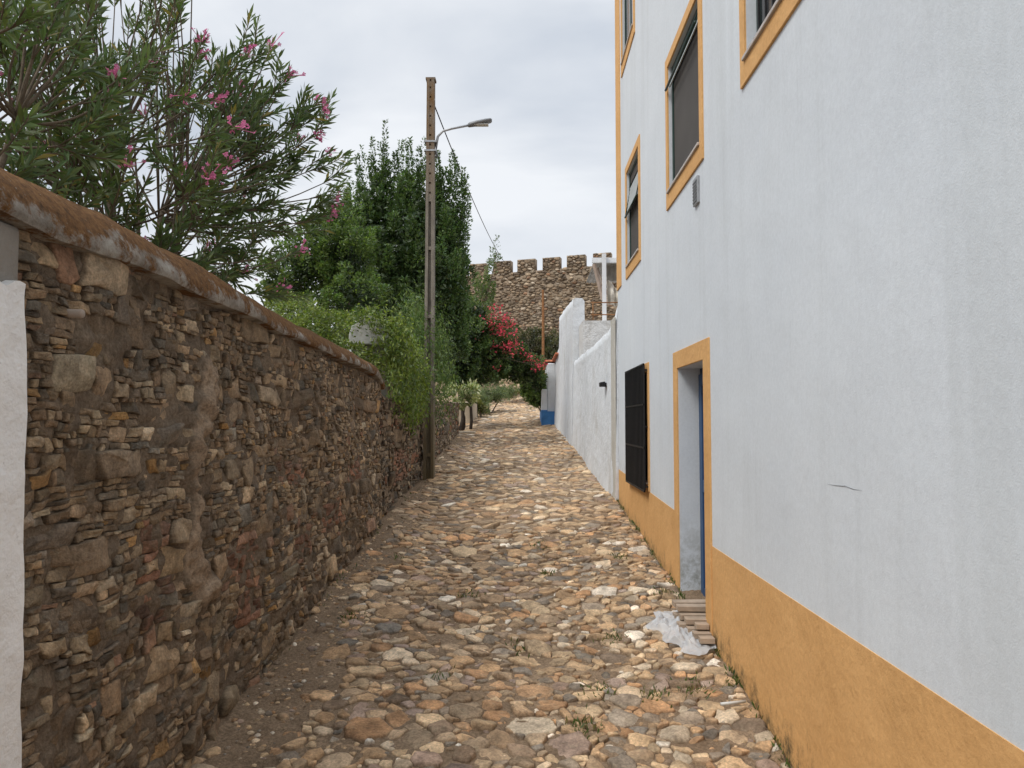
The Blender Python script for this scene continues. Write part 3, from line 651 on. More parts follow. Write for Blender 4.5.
# windows
def window(a, b, c, d, kind=None):
    g = G(); x0, x1 = (XR+.028, XR+.088) if kind != 'near' else (XR+.06, XR+.12); w = .045
    g.box((x0, a+.002, c+.002), (x1, a+w, d-.002)); g.box((x0, b-w, c+.002), (x1, b-.002, d-.002)); g.box((x0+.002, a+w, c+.002), (x1, b-w, c+w)); g.box((x0+.002, a+w, d-w), (x1, b-w, d-.002))
    if kind in ('near', 'blank'): g.box((x0+.004, (a+b)/2-.03, c+w), (x1-.004, (a+b)/2+.03, d-w))
    wi = g.build('window', M['darkgreen'], house, bevel=.003)
    g = G(); g.box((x0+.012, a+w+.002, c+w+.002), (x0+.018, b-w-.002, d-w-.002)); g.build('pane', M['glass'] if kind in ('near', 'blank') else M['screen'], wi)
    g = G(); t = .10 if kind != 'low' else .11; lo = .135 if kind != 'low' else .07
    g.box((XR-.014, a-t, c-lo), (XR+.003, a-.003, d+t)); g.box((XR-.014, b+.003, c-lo), (XR+.003, b+t, d+t))
    g.box((XR-.014, a-.002, d+.003), (XR+.003, b+.002, d+t)); g.box((XR-.014, a-.002, c-lo), (XR+.003, b+.002, c-.003)); g.build('surround', M['trim'], wi, bevel=.003)
    g = G(); g.box((XR-.03, a-.01, c-.002), (x0-.002, b+.01, c+.022)); g.build('sill', M['sill'], wi, bevel=.004)
    if kind in ('mid', 'slats', 'blank'):
        g = G(); hgt = {'mid': .20, 'slats': .55, 'blank': .3}[kind]; n = int(hgt/.045); xo = XR-.005 if kind != 'slats' else XR-.02
        for i in range(n):
            zt = d-.02-i*.045; xx = XR+.06-(.06+.02)*(i/n if kind != 'blank' else 0)
            g.box((xx, a+.02, zt-.04), (xx+.012, b-.02, zt))
        g.build('roller_shutter', M['shutter'], wi, bevel=.003)
        zt = d-.02-n*.045; xx = XR+.06-.08*(1 if kind != 'blank' else 0)
        g = G(); g.tube([(xx-.008, a+.01, zt-.015), (xx-.008, b-.01, zt-.015)], .012, 8)
        for yy in (a+.04, b-.04): g.tube([(xx-.008, yy, zt-.015), (XR+.045, yy, zt+hgt*.7)], .008, 6)
        g.build('shutter_arms', M['darkgreen'], wi, smooth=True)
    if kind == 'near':
        g = G()
        for k in range(9): g.box((x0-.02, a+w+.05+k*(b-a-.2)/8, c+.03), (x0-.008, a+w+.066+k*(b-a-.2)/8, d-.03))
        g.build('bars', M['black'], wi)
    if kind == 'low':
        g = G(); xg = XR-.055; a2, b2, c2, d2 = a-.07, b+.06, c-.08, d+.1
        for zz in (c2, c2+(d2-c2)*.335, c2+(d2-c2)*.67, d2-.02): g.box((xg-.006, a2, zz), (xg+.006, b2, zz+.02))
        k = 15
        for i in range(k+1):
            yy = a2+(b2-a2-.018)*i/k; g.box((xg-.009+.002, yy, c2+.001), (xg+.009, yy+.018, d2))
        for yy in (a2, b2-.018):
            for zz in (c2+.05, (c2+d2)/2, d2-.08): g.box((xg+.011, yy+.002, zz), (XR, yy+.016, zz+.016))
        # sheet behind the bars, same black as the iron
        g.box((xg+.011, a2+.012, c2+.012), (xg+.016, b2-.012, d2-.012))
        g.build('iron_grille', M['black'], wi)
        wi['label'] = 'low window behind a black iron grille'
for w in wins: window(*w)
g = G(); pts = [onx(px, py, XR-.0015) for px, py in ((827, 484), (836, 485.5), (845, 486), (853, 489), (862, 490.5))]; g.tube(pts, [.0003, .0009, .0012, .0009, .0003], 4); g.build('crack', M['lampgrey'], house)
g = G(); p = onx(697.5, 192, XR); g.box((XR-.02, p.y-.075, p.z-.1), (XR+.001, p.y+.075, p.z+.11)); ve = g.build('vent', M['galv'], house, bevel=.003)
g = G()
for i in range(7): g.box((XR-.026, p.y-.06, p.z-.08+i*.025), (XR-.021, p.y+.06, p.z-.068+i*.025))
g.build('louvres', M['lampgrey'], ve)

# ------------------------------------------------------------------ white garden wall, gable wall and terrace behind it
def lowx(y): return 1.35-.0234*(y-11.2)-.02
def wall_run(name, pts, mat, parent, thick=.25, step=.12, lump=.03):
    "pts: (y, top); lumpy limewashed wall following the street line"
    g = G(); ysn = np.arange(pts[0][0], pts[-1][0]+.001, step); n = 22; V = []
    for y in ysn:
        tp = np.interp(y, [p[0] for p in pts], [p[1] for p in pts]); b = zg(y)-.3; x = lowx(y)
        for k in range(n):
            t = k/(n-1); z = b+(tp-b)*t; nn = mnoise.fractal(Vector((1, y*.9, z*.9)), 1, 2, 4)*lump
            V.append((x-.04*(1-t)+nn, y, z+(.03*mnoise.noise(Vector((y*2, 0, 0))) if k == n-1 else 0)))
        V.append((x+.06, y, tp+.03)); V.append((x+thick-.05, y, tp+.02)); V.append((x+thick, y, tp-.05)); V.append((x+thick, y, b))
    m = n+4; q = [(i*m+k, i*m+k+1, (i+1)*m+k+1, (i+1)*m+k) for i in range(len(ysn)-1) for k in range(m-1)]
    g.add(V, q)
    for s_, r_ in ((0, 1), ((len(ysn)-1)*m, -1)):
        e2 = V[s_:s_+m]; c = (e2[0][0]+thick*.5, e2[0][1], (e2[0][2]+e2[n-1][2])/2); t = [(k+1, k, m)[::r_] for k in range(m-1)]+[(0, m-1, m)[::r_]]; g.add(e2+[c], None, t)
    return g.build(name, mat, parent, smooth=True)
w3 = empty('whitewashed_wall', (1.5, 14, -1), 'lumpy whitewashed garden wall between the house corner and the taller white gable wall', 'wall')
wall_run('wall', [(10.77, 1.62), (11.1, 1.5), (11.8, 1.38), (13, 1.36), (17.7, 1.36)], M['lime'], w3, lump=.02)
g = G(); g.box((1.295, 10.775, -1.35), (1.32, 11.2, 1.48)); o = g.build('render_strip', M['grey_render'], w3, bevel=.01); o.data.materials[0] = lime_mat('damp_grey_render', .02, (.52, .5, .45), (.33, .3, .25), .8)
w4 = empty('gable_wall', (1.3, 20, -.5), 'taller flaking white wall standing above the low whitewashed wall', 'wall')
wall_run('wall', [(17.75, 2.86), (20, 2.98), (22.3, 3.04), (22.5, 2.2), (24, 1.9)], M['lime'], w4, thick=.27, lump=.015)
# terrace with parapet, railing, canopy
g = G(); g.box((1.31, 16.6, -1.2), (6, 17.7, 2.2)); g.box((1.55, 17.701, -1.2), (6, 22, 2.195)); o = g.build('terrace', M['lime_old']); origin(o, (3.5, 19, -.5)); tag(o, 'white flaking terrace parapet block behind the low whitewashed wall', 'terrace')
rl = empty('railing', (2.6, 16.8, 2.2), 'thin rusty railing along the terrace edge beside the white post', 'railing')
for z in (2.35, 2.62):
    g = G(); g.tube([(1.5, 16.75, z), (5.5, 16.75, z)], .014, 6); g.build('rail', M['rust'], rl, smooth=True)
for x in (1.55, 2.25, 2.9, 3.6, 4.3):
    g = G(); g.tube([(x, 16.75, 2.18), (x, 16.75, 2.64)], .014, 6); g.build('baluster', M['rust'], rl, smooth=True)
p = at(604, 254, 17.2); q_ = at(605, 316, 17.2)
cn = empty('terrace_canopy', (p.x, 17.2, 2.2), 'terrace canopy with white post, white edge board and corrugated roof sheet', 'canopy')
g = G(); g.box((p.x-.045, 17.15, 2.19), (p.x+.045, 17.24, p.z)); g.build('post', M['whitepaint'], cn, bevel=.005)
a, b = at(592, 258, 17.3), at(592, 263, 17.3)
g = G(); g.box((a.x, 17.26, b.z), (a.x+3.2, 17.34, a.z)); g.build('edge_board', M['whitepaint'], cn, bevel=.004)
g = G(); t = at(605, 276, 18.6); xx = np.arange(a.x+.06, a.x+3.2, .02); V = []
for x in xx:
    w_ = .03*abs(math.sin(x*28)); V.append((x, 17.36, a.z-.03-w_)); V.append((x, 19.8, a.z-.1-w_)); 
g.add(V, [(2*i, 2*i+2, 2*i+3, 2*i+1) for i in range(len(xx)-1)])
V = []
for x in xx:
    if x > a.x+.3:
        w_ = .03*abs(math.sin(x*28)); V.append((x, 17.9-w_, a.z-.06)); V.append((x, 17.9-w_, a.z-.42))
g.add(V, [(2*i, 2*i+2, 2*i+3, 2*i+1) for i in range(len(V)//2-1)]); g.build('corrugated_sheet', M['corr'], cn)
g = G(); c0, c1 = at(594, 264, 17.5), at(603, 300, 17.5); g.tube([c0, c1], .05, 6); g.tube([at(608, 305, 17.4), at(598, 268, 17.9)], .02, 6); g.build('brace', simple('pale_wood', (.42, .33, .27), .8), cn)
g = G(); V = []; A, B, Cc = at(606, 278, 17.3), at(619, 294, 17.4), at(609, 305, 17.3)
n = 12
for i in range(n+1):
    for j in range(n+1):
        s_, t_ = i/n, j/n; top = at(606, 276, 17.3).lerp(at(622, 292, 17.3), s_); bot = at(608, 303, 17.3).lerp(at(622, 304, 17.3), s_)
        P = top.lerp(bot, t_); P.y += .08*math.sin(s_*14)+.04*math.sin(t_*9); P.z -= .05*math.sin(math.pi*s_); V.append(tuple(P))
q = [(i*(n+1)+j, (i+1)*(n+1)+j, (i+1)*(n+1)+j+1, i*(n+1)+j+1) for i in range(n) for j in range(n)]; g.add(V, q)
o = g.build('awning_cloth', M['cloth'], smooth=True); m_ = o.modifiers.new('thickness', 'SOLIDIFY'); m_.thickness = .01; tag(o, 'cream cloth draped over the railing under the canopy', 'cloth')
# end wall with blue base and terracotta coping
fw = empty('blue_based_wall', (.9, 24.2, -.1), 'white wall end with a blue painted base and terracotta coping, beyond the gable wall', 'wall')
x0, x1 = at(542, 420, 24).x, at(557, 420, 24).x; xm = at(547.5, 420, 24).x
g = G(); g.box((xm, 24.06, -.5), (x1+.6, 26.5, at(548, 363, 24).z)); g.box((x0, 24.0, -.5), (xm-.003, 26.5, at(544, 389, 24).z)); g.build('wall', M['lime'], fw, bevel=.03)
g = G(); g.box((x0-.004, 23.985, -.5), (xm-.002, 23.999, at(548, 410, 24).z)); g.box((xm-.001, 23.985, -.5), (x1, 24.055, at(548, 411, 24).z-.01)); g.box((x0-.012, 24.0, -.5), (x0-.002, 26.5, at(548, 410, 24).z)); g.build('blue_base', M['blue_dado'], fw)
g = G(); zt = at(548, 362, 24).z
for i in range(9):
    y = 22.6+i*.42; zz = 1.98-.02*i if y < 24 else zt+.03; xo = lowx(min(y, 24))-.1 if y < 24 else xm-.06
    pr = [(.09*math.cos(t), .06*math.sin(t)) for t in np.linspace(0, math.pi, 7)]+[(-.08, -.01), (.08, -.01)]
    for k in range(3):
        yy = y+k*.14; g.prism([(yy+a_, zz+b_) for a_, b_ in [(.07*math.cos(t), .06*math.sin(t)) for t in np.linspace(0, math.pi, 7)]], xo, xo+.55, 'x')
g.build('tile_coping', M['tile'], fw, smooth=False)
p = onx(607, 384, 1.28)
lp = empty('wall_light', (1.3, p.y, p.z), 'small black spotlight mounted on the whitewashed wall near the house corner', 'wall light')
g = G(); p = at(607, 384, 11.9); g.box((1.2, 11.86, p.z-.045), (1.34, 11.94, p.z+.02)); g.build('bracket', M['black'], lp, bevel=.006)
g = G(); g.prism([(1.2, p.z-.035), (1.28, p.z-.04), (1.28, p.z+.035), (1.2, p.z+.025)], 11.8, 12.0, 'y'); g.build('housing', M['black'], lp, bevel=.008)

# ------------------------------------------------------------------ pole with street lamp
PY = 13.1; pb = at(429, 475, PY); pt = at(428.5, 78, PY); X0 = pb.x
pole = empty('street_lamp_pole', (X0, PY, pb.z), 'tall weathered concrete pole carrying a street lamp, foot against the left wall', 'street lamp')
g = G(); zb = float(zg(PY))-.3; zt = pt.z-.06
hw = lambda z: .09-.026*(z-zb)/(zt-zb); zs = list(np.arange(zb, zt-.02, .17)); hd = .11
for i, z in enumerate(zs):
    z2 = min(z+.17, zt); w = hw(z); dd = hd-.02*(z-zb)/(zt-zb)
    for s_ in (-1, 1):
        g.box((X0+s_*w-(0 if s_ > 0 else 0)-(.05 if s_ > 0 else 0), PY-dd, z), (X0+s_*w+(.05 if s_ < 0 else 0), PY+dd, z2))
    if z < 3.7:
        g.box((X0-w+.051, PY-dd+.06, z), (X0+w-.051, PY+dd-.06, z2))
        if i % 7 == 4: g.box((X0-w+.051, PY-dd+.008, z), (X0+w-.051, PY+dd-.008, z+.06))
    else:
        g.box((X0-w+.051, PY-dd+.006, z), (X0+w-.051, PY+dd-.006, z2-.035)); g.box((X0-w+.051, PY-dd+.03, z2-.034), (X0+w-.051, PY+dd-.03, z2-.001))
g.box((X0-.085, PY-.09, zt), (X0+.085, PY+.09, zt+.035))
g.build('shaft', M['post'], pole)
g = G(); a = at(436.5, 158, PY); pts = [a, at(436.5, 146, PY), at(438, 137, PY), at(443, 131.5, PY), at(452, 129, PY), at(470, 125.5, PY)]
pts = [Vector((p.x, PY-.02, p.z)) for p in pts]; g.tube(pts, .022, 8); arm = g.build('lamp_arm', M['galv'], pole, smooth=True)
for py in (143, 152): g = G(); q_ = at(430, py, PY).z; g.box((X0-.1, PY-.1, q_-.015), (X0+.11, PY+.1, q_+.015)); g.build('bracket_band', M['galv'], pole)
h0, h1 = at(468, 126, PY), at(492, 121, PY); g = G(); dv = (h1-h0)
secs = [(0, .03, .035), (.06, .055, .05), (.35, .085, .055), (.75, .095, .05), (.95, .08, .04), (1, .05, .02)]; V = []; K = 10
for t, wy, hz in secs:
    c = h0.lerp(h1, t)
    for k in range(K):
        an = 2*math.pi*k/K; V.append((c.x, PY-.02+wy*math.cos(an), c.z+hz*math.sin(an)*(1 if math.sin(an) > 0 else .7)))
q = [(i*K+k, i*K+(k+1) % K, (i+1)*K+(k+1) % K, (i+1)*K+k) for i in range(len(secs)-1) for k in range(K)]
V += [tuple((h0.x, PY-.02, h0.z)), (h1.x, PY-.02, h1.z)]; m = len(secs)*K
g.add(V, q, [((k+1) % K, k, m) for k in range(K)]+[(m-K+k, m-K+(k+1) % K, m+1) for k in range(K)])
hd_ = g.build('lamp_head', M['lampgrey'], pole, smooth=True)
g = G(); c = h0.lerp(h1, .55); g.box((c.x-.13, PY-.08, c.z-.052), (c.x+.13, PY+.04, c.z-.03), M=None); g.build('lens', M['lens'], hd_, bevel=.01)
g = G(); a = at(433, 101, PY); g.tube([a+Vector((0, -.02, .03)), a+Vector((.03, -.02, 0))], .025, 6); g.build('insulator', M['lens'], pole, smooth=True)
# cable
g = G(); A = at(433.5, 103, PY); B = at(511, 268, 48.6); P = []
for i in range(30):
    t = i/29; q_ = A.lerp(B, t); q_.z -= 4*.55*t*(1-t); P.append(q_)
g.tube(P, .011, 5); o = g.build('overhead_cable', M['black'], smooth=True); origin(o, A); tag(o, 'thin black cable running from the pole top up to the castle wall', 'cable')

# ------------------------------------------------------------------ castle wall
ca = at(400, 262, 51.5); cb = at(640, 262, 47.2); ax = Vector((cb.x-ca.x, cb.y-ca.y, 0)); LEN = ax.length; ax.normalize(); nrm = Vector((ax.y, -ax.x, 0))
LEN += 7
castle = empty('castle_wall', (ca.x+ax.x*8, ca.y+ax.y*8, 3), 'medieval brown stone castle wall with square merlons at the top of the hill', 'castle wall')
def mapC(u, v, h): return np.stack([ca.x+ax.x*u+nrm.x*h, ca.y+ax.y*u+nrm.y*h, v+0*u], 1)
def ctop(u): return 9.55+.022*u
def uat(px):
    best = None
    for u in np.arange(0, LEN, .05):
        q_ = ca+ax*u; d_ = (q_.x*math.cos(YAW)+q_.y*math.sin(YAW), -q_.x*math.sin(YAW)+q_.y*math.cos(YAW)); x = 512+F*d_[0]/(d_[1])
        if best is None or abs(x-px) < best[0]: best = (abs(x-px), u)
    return best[1]
mer = [(uat(a), uat(b)) for a, b in ((417, 434), (443, 460), (469.5, 486), (493, 510.5), (517.5, 535), (542.5, 560), (567, 586), (593.5, 612), (620, 638))]
last = mer[-1][1]
while last+1.9 < LEN: mer.append((last+.5, last+1.75)); last += 1.75
PAL_K = [(2, (.25, .195, .14)), (2, (.32, .255, .185)), (1.4, (.4, .33, .245)), (1, (.19, .155, .125)), (.7, (.5, .43, .34)), (.35, (.32, .2, .13))]
RK = ((1., -.05, 0), (.98, 0, .7), (.7, 0, 1.))
hK = lambda c, r, t: random.uniform(.04, .11)
g = G(); se = pack(0, LEN, 2.4, 10.0, [(.26, .1), (.19, .3), (.14, .5), (.1, .5)], 2.1)
stones(g, cells(se, 0, LEN, 2.4, 10.0, 2.1), mapC, lambda c, r, t: pick(PAL_K), hK, gap=.012, chaikin=lambda c: 1, rings=RK, rough=.3, keep=lambda c, r: c[1] < ctop(c[0])-.05, dirt=(.13, .1, .07))
def cbox(g, u0, u1, z0, z1, d0, d1, mi=0, slope=.022):
    V = [(ca.x+ax.x*u+nrm.x*h, ca.y+ax.y*u+nrm.y*h, z) for u, h, z in ((u0, d0, z0), (u1, d0, z0), (u1, d1, z0), (u0, d1, z0), (u0, d0, z1), (u1, d0, z1+(u1-u0)*slope), (u1, d1, z1+(u1-u0)*slope), (u0, d1, z1))]
    g.add(V, [(0, 1, 2, 3), (7, 6, 5, 4), (4, 5, 1, 0), (5, 6, 2, 1), (6, 7, 3, 2), (7, 4, 0, 3)], mi=mi)
cbox(g, 0, LEN, 1, ctop(0), -1.2, .02, 1)
g.build('curtain_wall', [M['castle'], M['castle_mortar']], castle, smooth=True)
for (a, b) in mer:
    g = G(); z0 = ctop(a)-.06; z1 = ctop((a+b)/2)+.80+random.uniform(-.04, .04)
    cbox(g, a, b, z0, z1-.02, -.55, .0, 1)
    se = pack(a, b, z0, z1, [(.22, .3), (.15, .5), (.1, .5)], 1.7)
    stones(g, cells(se, a, b, z0, z1, 1.7), mapC, lambda c, r, t: pick(PAL_K), hK, gap=.015, chaikin=lambda c: 1, rings=RK, rough=.3, dirt=(.13, .1, .07))
    g.build('merlon', [M['castle'], M['castle_mortar']], castle, smooth=True)
# rusty post before the castle
p = at(543, 358, 40); t = at(543, 290, 40)
g = G(); g.tube([(p.x, 40, p.z-.8), (p.x+.01, 40, (p.z+t.z)/2), (p.x, 40, t.z)], [.075, .07, .06], 8); o = g.build('rusty_post', M['rust'], smooth=False); origin(o, (p.x, 40, p.z-.5)); tag(o, 'rusty orange post standing in front of the castle wall', 'post')

# ------------------------------------------------------------------ foliage
def leaves(geo, pos, dirs, Ls, Wr, cols, fold=.25, droop=0., mi=0):
    "folded lance-shaped leaves: base, two mid points, tip"
    n = len(pos); d = dirs/np.linalg.norm(dirs, axis=1)[:, None]
    r = rng.normal(size=(n, 3)); s = np.cross(d, r); s /= np.linalg.norm(s, axis=1)[:, None]; u = np.cross(s, d)
    L_ = Ls[:, None]; w = L_*Wr/2
    base = pos; mid = pos+d*L_*.48; tip = pos+d*L_; tip[:, 2] -= droop*Ls
    a = mid+s*w+u*w*fold; b = mid-s*w+u*w*fold
    V = np.stack([base, a, tip, b], 1).reshape(-1, 3); I = np.arange(n)*4
    t = np.concatenate([np.stack([I, I+1, I+2], 1), np.stack([I, I+2, I+3], 1)])
    geo.add(V, None, t, np.repeat(cols, 4, 0), mi)
def lcol(n, base, var=.25, alt=None, pa=0.):
    f = rng.uniform(1-var, 1+var, (n, 1)); c = np.array(base)*f; c[:, 0] *= rng.uniform(.85, 1.2, n)
    if alt is not None:
        k = rng.random(n) < pa; c[k] = np.array(alt)*rng.uniform(.8, 1.2, (k.sum(), 1))
    return c
def unit(v): v = np.asarray(v, float); return v/np.linalg.norm(v, axis=-1, keepdims=True)

# oleanders
def oleander(base, center, rad, nst, ntip, label, seed, tips=(), fl=.16, cond=None):
    global rng; rng = np.random.default_rng(seed); random.seed(seed)
    o = empty('oleander', base, label, 'oleander', 'oleanders over the wall')
    st = G(); lf = G(); FW = []; base = np.array(base, float); center = np.array(center, float); rad = np.array(rad)
    hubs = []
    for k in range(nst):
        a = rng.normal(size=3); a = unit(a); a[2] = abs(a[2])*.6
        h = center+a*rad*rng.uniform(.15, .5)-np.array([0, 0, rad[2]*.35]); b = base+np.append(rng.normal(size=2)*.12, 0)
        m = (b+h)/2+rng.normal(size=3)*.1; m[2] += .1
        P = [b*(1-t)**2+2*m*t*(1-t)+h*t*t for t in np.linspace(0, 1, 7)]; st.tube(P, list(np.linspace(.028, .014, 7)), 6); hubs += P[3:]
    hubs = np.array(hubs); T = []
    while len(T) < ntip:
        a = unit(rng.normal(size=3)); a *= rng.uniform(.35, 1.)**.6; t = center+a*rad
        if cond is None or cond(t): T.append(t)
    T += [np.array(t) for t in tips]; nfl = len(T)-(len(tips) and NFL)
    ps = []; ds = []; lens = []
    for ti, t in enumerate(T):
        d2 = np.linalg.norm(hubs-t, axis=1)+(hubs[:, 2] > t[2])*1.; h = hubs[np.argmin(d2+rng.random(len(hubs))*.5)]
        ln = np.linalg.norm(t-h); m = (h+t)/2+np.array([0, 0, -.12*ln])+rng.normal(size=3)*.06
        n = 9; P = np.array([h*(1-s)**2+2*m*s*(1-s)+t*s*s for s in np.linspace(0, 1, n)]); st.tube(P, list(np.linspace(.0095, .0035, n)), 5)
        # fork near the tip: two or three leafy twigs
        ends = [(P, .22)]
        for _ in range(rng.integers(1, 4)):
            s0 = rng.integers(4, 8); dd = unit(P[s0]-P[s0-1]); q = unit(dd+rng.normal(size=3)*.5+np.array([0, 0, .25])); l2 = rng.uniform(.15, .34)
            tw = np.array([P[s0]+q*l2*s+np.array([0, 0, .06*s*s]) for s in np.linspace(0, 1, 5)]); st.tube(tw, list(np.linspace(.005, .0028, 5)), 4); ends.append((tw, l2*.85))
        for (Q, ll) in ends:
            seg = np.linalg.norm(np.diff(Q, axis=0), axis=1); cum = np.append(0, np.cumsum(seg)); tot = cum[-1]
            s = tot-ll
            while s < tot:
                k = min(np.searchsorted(cum, max(s, 0.001))-1, len(Q)-2); k = max(k, 0); w = (s-cum[k])/max(seg[k], 1e-6); p = Q[k]*(1-w)+Q[k+1]*w; dd = unit(Q[k+1]-Q[k])
                fr = 1-(tot-s)/ll; ph = rng.random()*6.3; x = unit(np.cross(dd, [.3, .2, .9])); y = np.cross(dd, x)
                for j in range(3):
                    an = ph+j*2.094+rng.normal()*.2; sp = rng.uniform(.55, 1.2)*(1.15-.65*fr)
                    ps.append(p); ds.append(unit(dd+(x*math.cos(an)+y*math.sin(an))*sp+np.array([0, 0, -.05]))); lens.append(rng.uniform(.085, .14))
                s += rng.uniform(.024, .042)
            if (ti >= nfl and Q is P) or (rng.random() < fl and Q[-1][2] > 1.0):
                c = Q[-1]; fw_ = G(); FW.append(fw_)
                for _ in range(rng.integers(5, 15)):
                    fc = c+rng.normal(size=3)*.032+unit(Q[-1]-Q[-2])*.03; nn = unit(rng.normal(size=3)+np.array([.3, -.6, .4])); x = unit(np.cross(nn, [.1, .3, .9])); y = np.cross(nn, x); r = rng.uniform(.013, .021); ph = rng.random()*6
                    V = [fc]; 
                    for j in range(5):
                        a0 = ph+j*1.2566
                        V += [fc+(x*math.cos(a0-.5)+y*math.sin(a0-.5))*r*.75+nn*.004, fc+(x*math.cos(a0)+y*math.sin(a0))*r*1.05+nn*.007, fc+(x*math.cos(a0+.5)+y*math.sin(a0+.5))*r*.75+nn*.002]
                    V += [c]; tt = [(0, 1, 16)]
                    for j in range(5): b_ = 1+3*j; tt += [(0, b_, b_+1), (0, b_+1, b_+2)]
                    pc = np.array((.74, .23, .42))*rng.uniform(.75, 1.15); fw_.add(V, None, tt, pc)
    ps = np.array(ps); ds = np.array(ds); lens = np.array(lens)
    leaves(lf, ps, ds, lens, .185, lcol(len(ps), (.095, .14, .055), .4, (.28, .23, .08), .03), .3, .1)
    st.build('stems', M['bark'], o, smooth=True); lf.build('foliage', M['glossy_leaf'], o); [f.build('flower_cluster', M['petal'], o) for f in FW[:95]]
    return o
NFL = 18
def above_wall(t): return t[2] > coz(t[1])+.1 or t[0] < XL-.5
tipsA = [tuple(at(px, py, Y)) for px, py, Y in ((345, 172, 6.6), (330, 118, 6.3), (318, 100, 6.1), (288, 75, 6.0), (268, 48, 5.9), (250, 18, 5.8), (335, 205, 6.6), (325, 230, 6.8), (300, 205, 6.2), (262, 130, 6), (310, 150, 6.3),
         (290, 120, 6), (300, 250, 7), (255, 255, 6.8), (240, 275, 6.6), (285, 180, 6.2), (322, 165, 6.4), (240, 90, 5.8), (270, 90, 6), (315, 215, 6.6), (280, 230, 6.6), (345, 190, 6.9), (265, 205, 6.2))]
tipsA += [tuple(at(px, py, Y)) for px, py, Y in ((271, 47, 5.7), (248, 54, 5.6), (288, 76, 5.9), (318, 102, 6.1), (322, 112, 6.1), (234, 128, 5.), (228, 165, 5.), (208, 178, 4.7), (127, 164, 4.3), (115, 78, 4.4), (184, 95, 4.9), (202, 42, 5.2), (315, 136, 6.2), (330, 152, 6.3), (333, 200, 6.5), (331, 214, 6.5), (283, 289, 7), (45, 35, 4.2))]
oleander((-2.75, 5.7, -1.3), (-2.95, 5.7, 2.15), (1.15, 1.5, 1.75), 14, 185, 'big pink flowering oleander leaning over the coping towards the bay tree', 5, tipsA, .05, above_wall)
oleander((-3.5, 3.9, -1.5), (-3.05, 3.75, 1.95), (1.15, 1.1, 1.35), 8, 98, 'pink oleander at the far left edge with stout bare stems above the coping', 9, (), .05, above_wall)

# shoot-built crowns
def crown(geo, lobes, nsh, nlf, ll, wr, col, alt=None, pa=0., up=.8, shl=(.5, 1.1), shr=.16, seed=1, fill=0, shade_col=None, fold=.3):
    global rng; rng = np.random.default_rng(seed)
    vol = np.array([l[1][0]*l[1][1]*l[1][2] for l in lobes])**.72; ps = []; ds = []; ls = []; cl = []
    for (c, r), f in zip(lobes, vol/vol.sum()):
        c = np.array(c); r = np.array(r)
        for _ in range(max(3, int(nsh*f))):
            a = unit(rng.normal(size=3)); b = c+a*r*rng.uniform(.55, .95); L_ = rng.uniform(*shl)*(.6+.4*max(a[2], 0)); d = unit(a*(1-up)*np.array([1, 1, .5])+np.array([0, 0, up])+rng.normal(size=3)*.1)
            b = b-d*L_*.35; n = int(nlf*rng.uniform(.6, 1.3)); t = rng.random(n)**.85; rr = shr*rng.uniform(.7, 1.3)*(1-t*.88)**.8*np.sqrt(rng.random(n))
            x = unit(np.cross(d, [.31, .22, .1])); y = np.cross(d, x); an = rng.random(n)*6.283; rad_ = x*np.cos(an)[:, None]+y*np.sin(an)[:, None]
            ps.append(b+d*(t*L_)[:, None]+rad_*rr[:, None]); ds.append(rad_*.8+d*rng.uniform(.2, 1., n)[:, None]+rng.normal(size=(n, 3))*.25)
            ls.append(rng.uniform(ll*.7, ll*1.3, n)); k = rng.uniform(.72, 1.3); cl.append(lcol(n, np.array(col)*k, .25, alt, pa))
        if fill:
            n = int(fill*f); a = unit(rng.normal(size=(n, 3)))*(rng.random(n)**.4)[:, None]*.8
            ps.append(c+a*r); ds.append(rng.normal(size=(n, 3))); ls.append(rng.uniform(ll, ll*2., n)); cl.append(lcol(n, shade_col or col, .25))  # inner leaves in darker green: the crown's inner shade put into their colour
    leaves(geo, np.concatenate(ps), np.concatenate(ds), np.concatenate(ls), wr, np.concatenate(cl), fold)
def lob(px, py, Y, rx, ry, rz): return (tuple(at(px, py, Y)), (rx, ry, rz))
def trunk_geo(base, tops, r0=.12):
    g = G(); b = Vector(base)
    for t in tops:
        t = Vector(t); m = b.lerp(t, .5)+Vector((random.uniform(-.15, .15), random.uniform(-.15, .15), .1)); P = [b*(1-s)**2+m*2*s*(1-s)+t*s*s for s in np.linspace(0, 1, 8)]; g.tube(P, list(np.linspace(r0, r0*.25, 8)), 7)
    return g
# bay tree
bc = at(400, 300, 17.3)
bay = empty('bay_tree', (bc.x, 17.3, -.9), 'dense dark green bay tree with upright pointed shoots behind the pole', 'tree')
lobes = [lob(402, 245, 17.3, 1.35, 1.3, 1.45), lob(384, 215, 17.2, .4, .5, 1.1), lob(412, 212, 17.2, .4, .5, 1.1), lob(447, 236, 17.5, .45, .7, 1.15), lob(360, 232, 17, .5, .6, 1.), lob(430, 290, 17.3, 1.05, 1.2, 1.6), lob(385, 310, 17., 1.3, 1.2, 1.2),
         lob(446, 330, 17.5, .55, .9, 1.1), lob(440, 205, 17.4, .25, .4, .8)]
g = G(); crown(g, lobes, 460, 150, .085, .45, (.072, .122, .042), (.125, .19, .056), .14, .82, (.5, 1.05), .17, 21, 14000, (.04, .07, .025))
